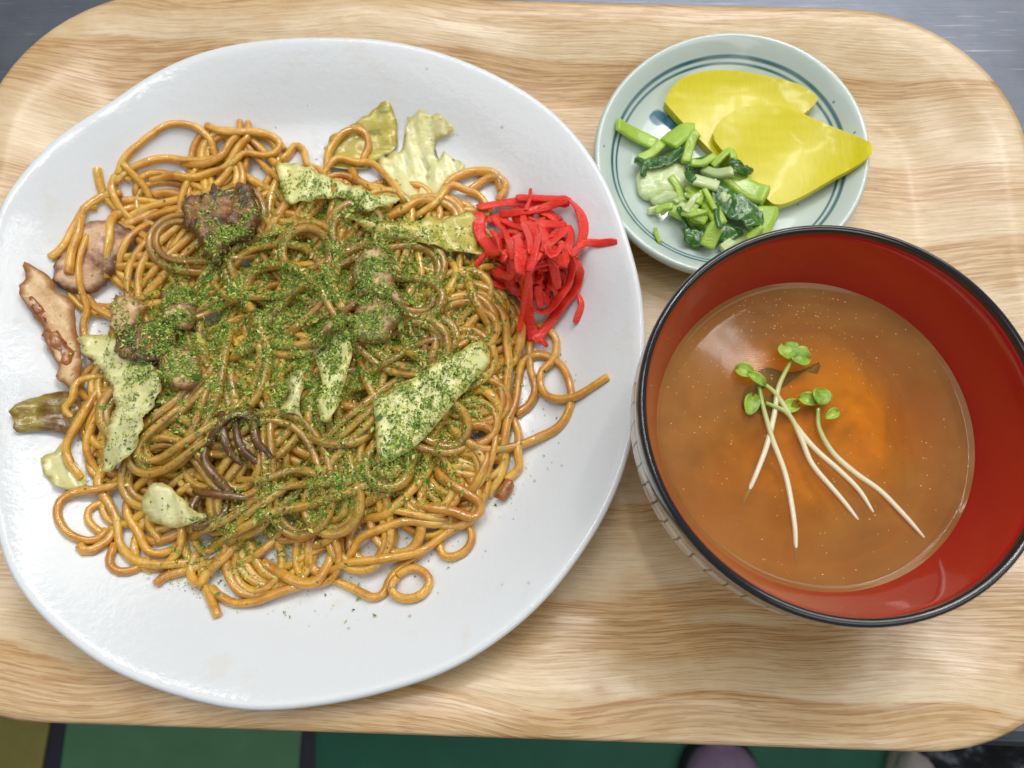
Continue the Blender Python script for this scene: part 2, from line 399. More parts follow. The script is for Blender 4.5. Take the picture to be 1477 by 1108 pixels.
outer = [(.0632, .0630), (.0633, .0590), (.0630, .0530), (.0618, .0455), (.0592, .0370), (.0548, .0275), (.0480, .0195), (.0400, .0130), (.0320, .0095), (.0300, .0085)]
foot = [(.0300, .0085), (.0296, .0050), (.0300, .0006), (.0292, .0002), (.0270, .0004), (.0262, .0060), (.001, .0070)]
for nm, pr, mt in (('lining', inner, 'red'), ('rim', rimp, 'black'), ('wall', outer, 'net'), ('foot', foot, 'black')):
    pr = smooth_profile(pr, 4); v = []; f = []
    for (r_, z_) in pr:
        for t_ in tt: v.append((BX + r_ * math.cos(t_), BY + r_ * math.sin(t_), z_))
    for j in range(len(pr) - 1):
        for i in range(N): f.append((j * N + i, j * N + (i + 1) % N, (j + 1) * N + (i + 1) % N, (j + 1) * N + i))
    mk(nm, v, f, M[mt], parent=bowl, origin=(BX, BY, 0))

# soup: a thin clear broth over drifting clouds of miso
ri = np.array(smooth_profile(inner, 6)); rs = float(np.interp(SOUPZ, ri[:, 1], ri[:, 0])); rs_top = float(np.interp(SOUPZ + .0012, ri[:, 1], ri[:, 0]))
def mat_broth():
    s = NT('broth'); o = s.obj()
    n = s.noise(s.map(o, (1, 1, 1)), 24, 4, .55, .5)
    tr = s.n('ShaderNodeBsdfTransparent'); tr.inputs[0].default_value = (.97, .76, .46, 1)
    df = s.n('ShaderNodeBsdfDiffuse'); s.l(s.mix(n, (.27, .125, .048), (.47, .235, .06)), df.inputs[0])
    ln = s.n('ShaderNodeVectorMath', operation='LENGTH'); s.l(o, ln.inputs[0])
    thick = s.math('ADD', s.ramp(n, [(.30, .10), (.72, .46)]), s.ramp(s.math('DIVIDE', ln.outputs['Value'], .053), [(.45, 0.0), (.95, .48)]), True)
    mx = s.n('ShaderNodeMixShader'); s.l(thick, mx.inputs[0]); s.l(tr.outputs[0], mx.inputs[1]); s.l(df.outputs[0], mx.inputs[2])
    gl = s.n('ShaderNodeBsdfGlossy'); gl.inputs['Roughness'].default_value = .09
    fr = s.n('ShaderNodeFresnel'); fr.inputs[0].default_value = 1.33
    bp = s.n('ShaderNodeBump'); bp.inputs['Strength'].default_value = .2; bp.inputs['Distance'].default_value = .001; s.l(s.noise(o, 45, 2), bp.inputs['Height'])
    s.l(bp.outputs[0], gl.inputs['Normal'])
    m2 = s.n('ShaderNodeMixShader'); s.l(fr.outputs[0], m2.inputs[0]); s.l(mx.outputs[0], m2.inputs[1]); s.l(gl.outputs[0], m2.inputs[2])
    s.l(m2.outputs[0], s.out.inputs['Surface']); return s.m
soup = empty('miso_soup', (BX, BY, SOUPZ), 'cloudy orange brown soup filling the red bowl', 'soup')
v = []; f = []
rad = [(.0005, 0)] + [(rs * q, 0) for q in (.15, .3, .45, .6, .75, .88)] + [(rs - .0018, .00005), (rs - .001, .0003), (rs - .0004, .0007), (rs_top + .0003, .0013)]
for (r_, z_) in rad:
    for t_ in tt: v.append((BX + r_ * math.cos(t_), BY + r_ * math.sin(t_), SOUPZ + z_))
for j in range(len(rad) - 1):
    for i in range(N): f.append((j * N + i, (j + 1) * N + i, (j + 1) * N + (i + 1) % N, j * N + (i + 1) % N))
mk('broth', v, f, mat_broth(), parent=soup, origin=(BX, BY, SOUPZ))
v = []; f = []; nr = 44
for j in range(nr):
    q = (j + .02) / (nr - 1)
    for t_ in tt:
        x = rs * .97 * q * math.cos(t_); y = rs * .97 * q * math.sin(t_)
        nz = noise.fractal(Vector((x * 38 + 4.1, y * 38 + 1.7, .3)), 1.0, 2.0, 4)
        z = SOUPZ - .0050 + .0048 * nz - .026 * max(0, q - .50) ** 1.3 * 1.6
        z = min(z, SOUPZ - .0012); zi = float(np.interp(rs * .97 * q, ri[:, 0], ri[:, 1])) + .0006
        v.append((BX + x, BY + y, max(z, zi)))
for j in range(nr - 1):
    for i in range(N): f.append((j * N + i, (j + 1) * N + i, (j + 1) * N + (i + 1) % N, j * N + (i + 1) % N))
M['miso'] = mat_food('miso_cloud', (.92, .40, .008), (.90, .50, .03), (.46, .24, .05), 28, .8, .3, 0, (.45, .68), coat=0)
mk('miso_cloud', v, f, M['miso'], parent=soup, origin=(BX, BY, SOUPZ))

# ------------------------------------------------------------------ sweeps and sheets
def spline(pts, step):
    pts = [np.asarray(p, float) for p in pts]; out = []
    n = len(pts)
    for i in range(n - 1):
        p0 = pts[i - 1] if i else 2 * pts[0] - pts[1]
        p1, p2 = pts[i], pts[i + 1]; p3 = pts[i + 2] if i + 2 < n else 2 * pts[-1] - pts[-2]
        m = max(2, int(np.linalg.norm(p2 - p1) / step * 2))
        for k in range(m):
            s = k / m
            out.append(.5 * ((2 * p1) + (-p0 + p2) * s + (2 * p0 - 5 * p1 + 4 * p2 - p3) * s * s + (-p0 + 3 * p1 - 3 * p2 + p3) * s ** 3))
    out.append(pts[-1]); out = np.array(out)
    L = np.r_[0, np.cumsum(np.linalg.norm(np.diff(out, axis=0), axis=1))]
    m = max(3, int(L[-1] / step) + 1); q = np.linspace(0, L[-1], m)
    return np.stack([np.interp(q, L, out[:, i]) for i in range(out.shape[1])], 1)
def sweep(path, rw, rh, sides=8, twist=None, power=2.0, taper=0.0):
    """tube of half width rw and half height rh along a path, with closed ends"""
    path = np.asarray(path, float); n = len(path); v = []; f = []
    T = np.gradient(path, axis=0); T /= np.linalg.norm(T, axis=1)[:, None] + 1e-9
    rw = np.broadcast_to(rw, n); rh = np.broadcast_to(rh, n)
    rows = [(0, .86, -.2)] + [(i, 1, 0) for i in range(n)] + [(n - 1, .86, .2)]
    for (i, s, e) in rows:
        t = T[i]; side = np.cross(t, (0, 0, 1.0)); L = np.linalg.norm(side)
        side = side / L if L > 1e-4 else np.array((1.0, 0, 0)); up = np.cross(side, t)
        if twist is not None:
            c, sn = math.cos(twist[i]), math.sin(twist[i]); side, up = side * c + up * sn, up * c - side * sn
        for k in range(sides):
            a_ = 2 * math.pi * (k + .5) / sides; c, sn = math.cos(a_), math.sin(a_)
            c = math.copysign(abs(c) ** (2 / power), c); sn = math.copysign(abs(sn) ** (2 / power), sn)
            v.append(path[i] + t * e * rh[i] + side * c * rw[i] * s + up * sn * rh[i] * s)
    m = len(rows)
    for i in range(m - 1):
        for k in range(sides): f.append((i * sides + k, i * sides + (k + 1) % sides, (i + 1) * sides + (k + 1) % sides, (i + 1) * sides + k))
    f.append(tuple(reversed(range(sides)))); f.append(tuple(range((m - 1) * sides, m * sides)))
    return np.array(v), f

# height map of everything that lies on the plate and in the dish
class HMap:
    def __init__(s, x0, x1, y0, y1, res, base):
        s.x0, s.y0, s.res = x0, y0, res; s.nx = int((x1 - x0) / res); s.ny = int((y1 - y0) / res)
        X, Y = np.meshgrid(x0 + np.arange(s.nx) * res, y0 + np.arange(s.ny) * res); s.X, s.Y = X, Y
        s.H = base(X, Y).astype(float); s.base = s.H.copy()
    def ij(s, x, y): return np.clip(((np.asarray(x) - s.x0) / s.res).round().astype(int), 0, s.nx - 1), np.clip(((np.asarray(y) - s.y0) / s.res).round().astype(int), 0, s.ny - 1)
    def at(s, x, y): i, j = s.ij(x, y); return s.H[j, i]
    def foot(s, x, y, r):
        k = max(1, int(r / s.res)); i, j = s.ij(x, y); return s.H[max(0, j - k):j + k + 1, max(0, i - k):i + k + 1]
    def stamp(s, x, y, ztop, r):
        k = int(r / s.res) + 1; i, j = s.ij(x, y); i, j = int(i), int(j)
        a0, a1, b0, b1 = max(0, j - k), min(s.ny, j + k + 1), max(0, i - k), min(s.nx, i + k + 1)
        d2 = (s.X[a0:a1, b0:b1] - x) ** 2 + (s.Y[a0:a1, b0:b1] - y) ** 2
        z = np.where(d2 < r * r, ztop - r + np.sqrt(np.maximum(r * r - d2, 0)), -1)
        s.H[a0:a1, b0:b1] = np.maximum(s.H[a0:a1, b0:b1], z)
    def blurred(s, sig):
        k = int(3 * sig / s.res); ker = np.exp(-.5 * (np.arange(-k, k + 1) * s.res / sig) ** 2); ker /= ker.sum()
        A = np.pad(s.H, k, mode='edge')
        A = np.apply_along_axis(lambda r: np.convolve(r, ker, 'valid'), 1, A)
        return np.apply_along_axis(lambda c: np.convolve(c, ker, 'valid'), 0, A)
PM = HMap(pcx - .135, pcx + .135, pcy - .145, pcy + .145, .0006, plate_z)
def gsmooth(a, sig):
    k = int(3 * sig) + 1; ker = np.exp(-.5 * (np.arange(-k, k + 1) / sig) ** 2); ker /= ker.sum()
    return np.convolve(np.pad(a, k, mode='edge'), ker, 'valid')

NR = .00162            # half thickness of a noodle
NG = 'fried noodles heaped on the white plate'
noodle_n = 0
def lay(path2, r, hm, sink=.55, sig=3.0, lift=0, selfx=True, dip=(0, 0)):
    """drop a 2-D path on what lies there already; returns the centre line"""
    n = len(path2); z = np.zeros(n)
    for i, (x, y) in enumerate(path2):
        ft = hm.foot(x, y, r * .55); z[i] = ft.max() * .65 + ft.mean() * .35
    if selfx:
        for i in range(n):
            d = np.hypot(path2[:max(0, i - 7), 0] - path2[i, 0], path2[:max(0, i - 7), 1] - path2[i, 1])
            if len(d) and d.min() < 1.5 * r: z[i] += 1.6 * r
    zz = np.maximum(z, gsmooth(z, sig)); zz = gsmooth(zz, sig * .8)
    base = hm.base[hm.ij(path2[:, 0], path2[:, 1])[1], hm.ij(path2[:, 0], path2[:, 1])[0]]
    zz = zz - r * 2.6 * dip[0] * np.clip(1 - np.arange(n) / 6, 0, 1) ** 1.5 - r * 2.6 * dip[1] * np.clip(1 - np.arange(n)[::-1] / 6, 0, 1) ** 1.5
    zc = np.maximum(zz + r * sink, base + r * .95) + lift
    return np.c_[path2, zc]
def noodle(path2, mat, label, r=None, sink=.5, sig=3.0, lift=0, dip=(1, 1)):
    r = r or NR * random.uniform(.88, 1.1)
    p = lay(path2, r, PM, sink, sig, lift, True, dip)
    for x, y, z in p: PM.stamp(x, y, z + r, r)
    n = len(p); ph = random.uniform(0, 6)
    rr = r * (1 + .06 * np.sin(np.arange(n) * .35 + ph) + .05 * np.sin(np.arange(n) * .13 + ph * 2))
    tw = np.cumsum(rng.normal(0, .12, n)) + random.uniform(0, 3)
    v, f = sweep(p, rr * 1.06, rr * .93, 8, gsmooth(tw, 4), 2.5)
    return mk('noodle', v, f, mat, label=label, cat='noodle', group=GRP.get(label))
L_RIM = 'glossy golden brown fried noodle along the bare edge of the noodle heap'
L_MID = 'sauce coloured fried noodle in the seaweed dusted middle of the heap'
L_CHAR = 'dark scorched fried noodle in the seaweed dusted noodle heap'
GRP = {L_RIM: 'golden noodles around the edge of the heap', L_MID: 'noodles in the middle of the heap', L_CHAR: 'scorched noodles in the heap'}
M['n1'] = mat_noodle('noodle_gold', (.78, .48, .078), (.70, .375, .040), (.43, .155, .012))
M['n2'] = mat_noodle('noodle_mid', (.62, .39, .060), (.48, .265, .030), (.24, .10, .011))
M['n3'] = mat_noodle('noodle_char', (.30, .13, .022), (.14, .05, .011), (.035, .015, .006))

HEAP = [(150, 250), (250, 200), (340, 200), (430, 230), (480, 262), (560, 285), (640, 275), (715, 285), (728, 350), (730, 430), (746, 500), (732, 600), (730, 680), (690, 735), (640, 780), (560, 822), (450, 842), (330, 852), (260, 818), (190, 800), (135, 760), (125, 700), (105, 640), (112, 560), (122, 450), (122, 350)]
hw = [P(x, y, .010) for x, y in HEAP]; hcx, hcy = P(415, 520, .012).xy
hth = np.array([math.atan2(p.y - hcy, p.x - hcx) for p in hw]); hrr = np.array([math.hypot(p.x - hcx, p.y - hcy) for p in hw]); o_ = np.argsort(hth); hth, hrr = hth[o_], hrr[o_]
def hrho(x, y):
    t = math.atan2(y - hcy, x - hcx); return math.hypot(x - hcx, y - hcy) / np.interp(t, np.r_[hth - 2 * math.pi, hth, hth + 2 * math.pi], np.r_[hrr, hrr, hrr])
def wander(rho0, length, rmax, step=.0022):
    t = random.uniform(0, 2 * math.pi); q = rho0
    rr = float(np.interp(t, np.r_[hth - 2 * math.pi, hth, hth + 2 * math.pi], np.r_[hrr, hrr, hrr])) * q
    x, y = hcx + rr * math.cos(t), hcy + rr * math.sin(t)
    hd = t + math.pi / 2 * random.choice((-1, 1)) + random.gauss(0, .7); k = random.gauss(0, 28); pts = []
    for i in range(int(length / step)):
        pts.append((x, y)); k += -k * .09 + random.gauss(0, 14)
        x += math.cos(hd) * step; y += math.sin(hd) * step
        rh = hrho(x, y)
        if rh > rmax - .12:     # turn back along the edge
            a_in = math.atan2(hcy - y, hcx - x); d = (a_in - hd + math.pi) % (2 * math.pi) - math.pi
            if abs(d) > 1.2: k += math.copysign(34 * min(1.5, (rh - rmax + .12) / .12), d)
        k = max(-125, min(125, k)); hd += k * step
    p = np.array(pts); p[:, 0] = gsmooth(p[:, 0], 1.2); p[:, 1] = gsmooth(p[:, 1], 1.2); return p
def trace(px, hm=PM, r=NR, step=.0022, z0=None):
    out = []
    for x, y in px:
        z = .014 if z0 is None else z0
        for _ in range(3):
            q = P(x, y, z); z = float(hm.at(q.x, q.y)) + r * .6 if z0 is None else z0
        out.append((q.x, q.y))
    return spline(out, step)

# ---- sheets cut to an outline (cabbage, meat, radish)
def inside(p, poly):
    c = False; n = len(poly); j = n - 1
    for i in range(n):
        if (poly[i][1] > p[1]) != (poly[j][1] > p[1]) and p[0] < (poly[j][0] - poly[i][0]) * (p[1] - poly[i][1]) / (poly[j][1] - poly[i][1]) + poly[i][0]: c = not c
        j = i
    return c
RIM = {}
def sheet_mesh(poly, zf, thick, res, wave, seed, edge=None, jag=0):
    """closed sheet over a 2-D outline; zf gives the ground, wave the relief"""
    poly = spline([np.array(p) for p in poly] + [np.array(poly[0])], res * .9)[:-1]
    if jag: poly = poly + np.array([[noise.noise(Vector((x * 300, y * 300, seed))), noise.noise(Vector((x * 300, y * 300, seed + 9)))] for x, y in poly]) * jag
    P2 = [tuple(p) for p in poly]; nb = len(P2)
    xs = np.arange(poly[:, 0].min(), poly[:, 0].max(), res); ys = np.arange(poly[:, 1].min(), poly[:, 1].max(), res)
    pts = list(P2)
    for a_, y in enumerate(ys):
        for x in xs + (res / 2 if a_ % 2 else 0):
            if inside((x, y), P2) and np.hypot(poly[:, 0] - x, poly[:, 1] - y).min() > res * .55: pts.append((x, y))
    vs, es, fs, *_ = geometry.delaunay_2d_cdt([Vector(p) for p in pts], [], [list(range(nb))], 1, 1e-7)
    vs = np.array([(q.x, q.y) for q in vs]); n = len(vs)
    edge = edge or thick * .9
    d = np.array([np.hypot(poly[:, 0] - x, poly[:, 1] - y).min() for x, y in vs])
    RIM['d'] = d
    th = np.full(n, thick) if edge < 0 else thick * np.sqrt(np.clip(1 - (1 - np.clip(d / edge, 0, 1)) ** 2, .03, 1))
    zb = zf(vs[:, 0], vs[:, 1])
    w = np.array([wave(x, y, dd, seed) for (x, y), dd in zip(vs, d)])
    mid = zb + thick * .5 + w
    v = np.r_[np.c_[vs, mid + th / 2], np.c_[vs, mid - th / 2]]
    f = [tuple(t) for t in fs] + [tuple(i + n for i in reversed(t)) for t in fs]
    cnt = {}
    for t in fs:
        for k in range(len(t)):
            e = (t[k], t[(k + 1) % len(t)]); cnt[tuple(sorted(e))] = cnt.get(tuple(sorted(e)), []) + [e]
    for e, l in cnt.items():
        if len(l) == 1: a_, b_ = l[0]; f.append((b_, a_, a_ + n, b_ + n))
    return v, f, vs, mid + th / 2, fs
def leafwave(amp, freq, curl=0):
    return lambda x, y, d, s: amp * .55 * math.sin((x * math.cos(s * 1.7) + y * math.sin(s * 1.7)) * 900 + 2.5 * noise.noise(Vector((x * 90, y * 90, s)))) * (1 if freq < 130 else 0) + amp * (noise.fractal(Vector((x * freq, y * freq, s * 3.7)), 1, 2, 3) + .6 * noise.noise(Vector((x * freq * 2.2, y * freq * .7, s + 5)))) + curl * math.exp(-d / .004)
def sheet(name, px, thick, wave, mat, label, cat, group=None, hm=PM, res=.0022, sig=.0035, lift=.0, seed=1, parent=None, jag=0, zadd=None, edge=None, top_mix=.5, sharp=False, ride=0):
    out = []
    if ride:
        A = hm.H.copy(); k_ = int(ride / hm.res)
        for ax in (0, 1): A = np.max([np.roll(A, q, ax) for q in range(-k_, k_ + 1)], axis=0)
        keep = hm.H; hm.H = A; B2 = hm.blurred(sig); hm.H = keep
    B = hm.blurred(sig)
    for x, y in px:
        z = .016
        for _ in range(3):
            q = P(x, y, z); i, j = hm.ij(q.x, q.y); z = float(B[j, i]) + thick * .7 + lift
        out.append((q.x, q.y))
    def zf(X, Y):
        i, j = hm.ij(X, Y)
        if ride: return np.maximum(B2[j, i], hm.base[j, i]) + lift
        return B[j, i] * (1 - top_mix) + hm.H[j, i] * 0 + np.maximum(B[j, i], hm.base[j, i]) * top_mix + lift
    v, f, vs, zt, fs = sheet_mesh(out, zf, thick, res, wave, seed, edge, jag)
    lowest = hm.base[hm.ij(v[:, 0], v[:, 1])[1], hm.ij(v[:, 0], v[:, 1])[0]] + .0002
    v[:, 2] = np.maximum(v[:, 2], lowest)
    for t in fs:      # raise the height map under the sheet
        q = vs[list(t)]; zz = v[list(t), 2]
        for _ in range(5):
            w = rng.dirichlet((1, 1, 1)) if len(t) == 3 else rng.dirichlet(np.ones(len(t)))
            x, y = (q * w[:, None]).sum(0); i, j = hm.ij(x, y); hm.H[j, i] = max(hm.H[j, i], (zz * w).sum()); hm.H[min(j + 1, hm.ny - 1), i] = max(hm.H[min(j + 1, hm.ny - 1), i], (zz * w).sum())
    o = mk(name, v, f, mat, parent=parent, label=label, cat=cat, group=group)
    at = o.data.attributes.new('rim_distance', 'FLOAT', 'POINT'); at.data.foreach_set('value', np.r_[RIM['d'], RIM['d']].astype(np.float32))
    if sharp: o.data.set_sharp_from_angle(angle=R(42))
    return o

# materials of the toppings
M['cab_pale'] = mat_food('cabbage_pale', (.70, .67, .26), (.80, .78, .46), (.56, .53, .12), 60, .28, .35, .35, (.55, .8), .5, ((50, 420, 1), .3), edge=((.45, .36, .06), .0022, .75))
M['cab_olive'] = mat_food('cabbage_olive', (.56, .49, .08), (.66, .59, .16), (.38, .28, .03), 60, .26, .3, .4, (.5, .75), .5, ((50, 400, 1), 1.2), edge=((.30, .22, .03), .0022, .7))
M['cab_brown'] = mat_food('cabbage_brown', (.40, .33, .05), (.26, .15, .025), (.15, .07, .012), 70, .24, .25, .4, (.42, .6), .6, ((50, 400, 1), .2))
M['cab_green'] = mat_food('cabbage_green', (.70, .69, .24), (.80, .78, .40), (.52, .54, .11), 70, .35, .3, .35, (.55, .8), .25, ((50, 400, 1), .6), edge=((.52, .50, .09), .0020, .8))
M['meat_pale'] = mat_food('meat_pale', (.66, .43, .21), (.76, .54, .29), (.50, .22, .06), 110, .4, .25, .8, (.52, .72), .2, bs=450, edge=((.34, .12, .025), .0026, .85))
M['meat_pink'] = mat_food('meat_pink', (.62, .38, .22), (.70, .48, .30), (.20, .07, .03), 110, .4, .25, .8, (.46, .64), .2, bs=450, edge=((.15, .05, .022), .0034, .9))
M['meat_brown'] = mat_food('meat_brown', (.40, .20, .075), (.26, .095, .03), (.06, .024, .014), 190, .42, .12, 1.0, (.45, .60), .15, bs=520, edge=((.05, .02, .012), .0030, .6))
M['meat_red'] = mat_food('meat_crisp', (.33, .10, .02), (.42, .16, .03), (.13, .03, .008), 140, .25, .2, .9, (.5, .7), .6)
M['meat_tan'] = mat_food('meat_tan', (.56, .38, .16), (.70, .53, .28), (.30, .13, .04), 150, .42, .2, .9, (.50, .66), .15, bs=500, edge=((.24, .10, .03), .0026, .85))

# 1. noodles underneath
def beside(p, d):      # a strand clinging to its neighbour
    t = np.gradient(p, axis=0); t /= np.linalg.norm(t, axis=1)[:, None] + 1e-9; n = len(p); ph = random.uniform(0, 6)
    off = d * (1 + .25 * np.sin(np.arange(n) * .09 + ph)); q = p + np.c_[-t[:, 1], t[:, 0]] * off[:, None]
    a_ = random.randint(0, n // 4); b_ = n - random.randint(0, n // 4)
    q = q[a_:b_]; return np.c_[gsmooth(q[:, 0], 2.0), gsmooth(q[:, 1], 2.0)]
for k in range(64):
    rh = random.uniform(0, 1) ** .6 * .80
    p_ = wander(rh, random.uniform(.14, .26), .93); lb = L_RIM if rh > .60 else L_MID
    noodle(p_, M['n1'], lb, sink=.25, sig=4)
    if random.random() < .75: noodle(beside(p_, .0035 * random.choice((-1, 1))), M['n1'], lb, sink=.25, sig=4)

# 2. pieces tucked under the edge of the heap
sheet('cabbage_leaf', [(512, 181), (535, 158), (558, 149), (566, 155), (573, 179), (573, 212), (563, 222), (545, 235), (525, 245), (494, 245), (470, 240), (470, 215), (478, 199), (492, 195)], .0011, leafwave(.0022, 110, .0012), M['cab_olive'], 'olive yellow cabbage leaf with a noodle ring lying over it', 'cabbage', seed=1, jag=.0012)
sheet('cabbage_leaf', [(586, 171), (599, 163), (622, 162), (638, 171), (653, 186), (643, 197), (628, 204), (628, 217), (635, 230), (640, 220), (656, 227), (669, 238), (671, 245), (651, 258), (633, 280), (597, 300), (574, 280), (550, 255), (545, 235), (574, 220), (584, 197)], .0012, leafwave(.0028, 100, .0010), M['cab_pale'], 'pale translucent crinkled cabbage leaf sticking out onto the bare plate above the heap', 'cabbage', seed=2, jag=.0012)
sheet('cabbage_leaf', [(18, 597), (35, 581), (65, 570), (103, 566), (120, 597), (112, 624), (65, 622), (27, 624), (24, 608)], .0011, leafwave(.0022, 120, .001), M['cab_brown'], 'browned olive cabbage leaf poking out onto the plate beside the pork', 'cabbage', seed=3, jag=.0008, lift=.001)
sheet('cabbage_leaf', [(60, 662), (74, 654), (90, 640), (105, 660), (122, 680), (130, 692), (118, 708), (90, 703), (74, 695), (64, 681)], .0012, leafwave(.0022, 110, .001), M['cab_pale'], 'small pale cabbage piece half under noodles below the browned leaf', 'cabbage', seed=4, jag=.0006)
sheet('pork_slice', [(123, 322), (155, 316), (192, 337), (174, 365), (150, 409), (120, 420), (87, 416), (76, 402), (84, 365)], .0045, leafwave(.0012, 160), M['meat_pink'], 'pinkish pork slice with dark rind showing between noodles', 'pork', seed=5, jag=.0016)
pk = sheet('pork_slice', [(41, 381), (73, 400), (80, 418), (104, 437), (108, 470), (114, 492), (116, 530), (108, 562), (84, 548), (81, 524), (73, 502), (65, 475), (51, 454), (34, 429), (39, 400)], .0034, leafwave(.0012, 120, .0006), M['meat_pale'], 'pale beige pork slice with a crisp orange edge overhanging the bare plate', 'pork', seed=6, jag=.001, lift=.002)
pk2 = sheet('crust', [(36, 432), (56, 436), (70, 466), (86, 488), (106, 503), (106, 524), (86, 524), (70, 500), (60, 475), (46, 452)], .0014, leafwave(.0006, 400), M['meat_red'], None, None, seed=7, jag=.0026, lift=.0006, sig=.0012)
pk2.parent = pk; pk2.location = Vector(pk2.location) - Vector(pk.location); pk2['label'] = 'crisp orange browned fat edge'
sheet('pork_scrap', [(712, 716), (720, 700), (733, 692), (745, 699), (742, 708), (736, 713), (725, 722)], .004, leafwave(.001, 260), M['meat_red'], 'tiny crisp red brown pork scrap poking out under the noodles', 'pork', seed=8, jag=.0014)

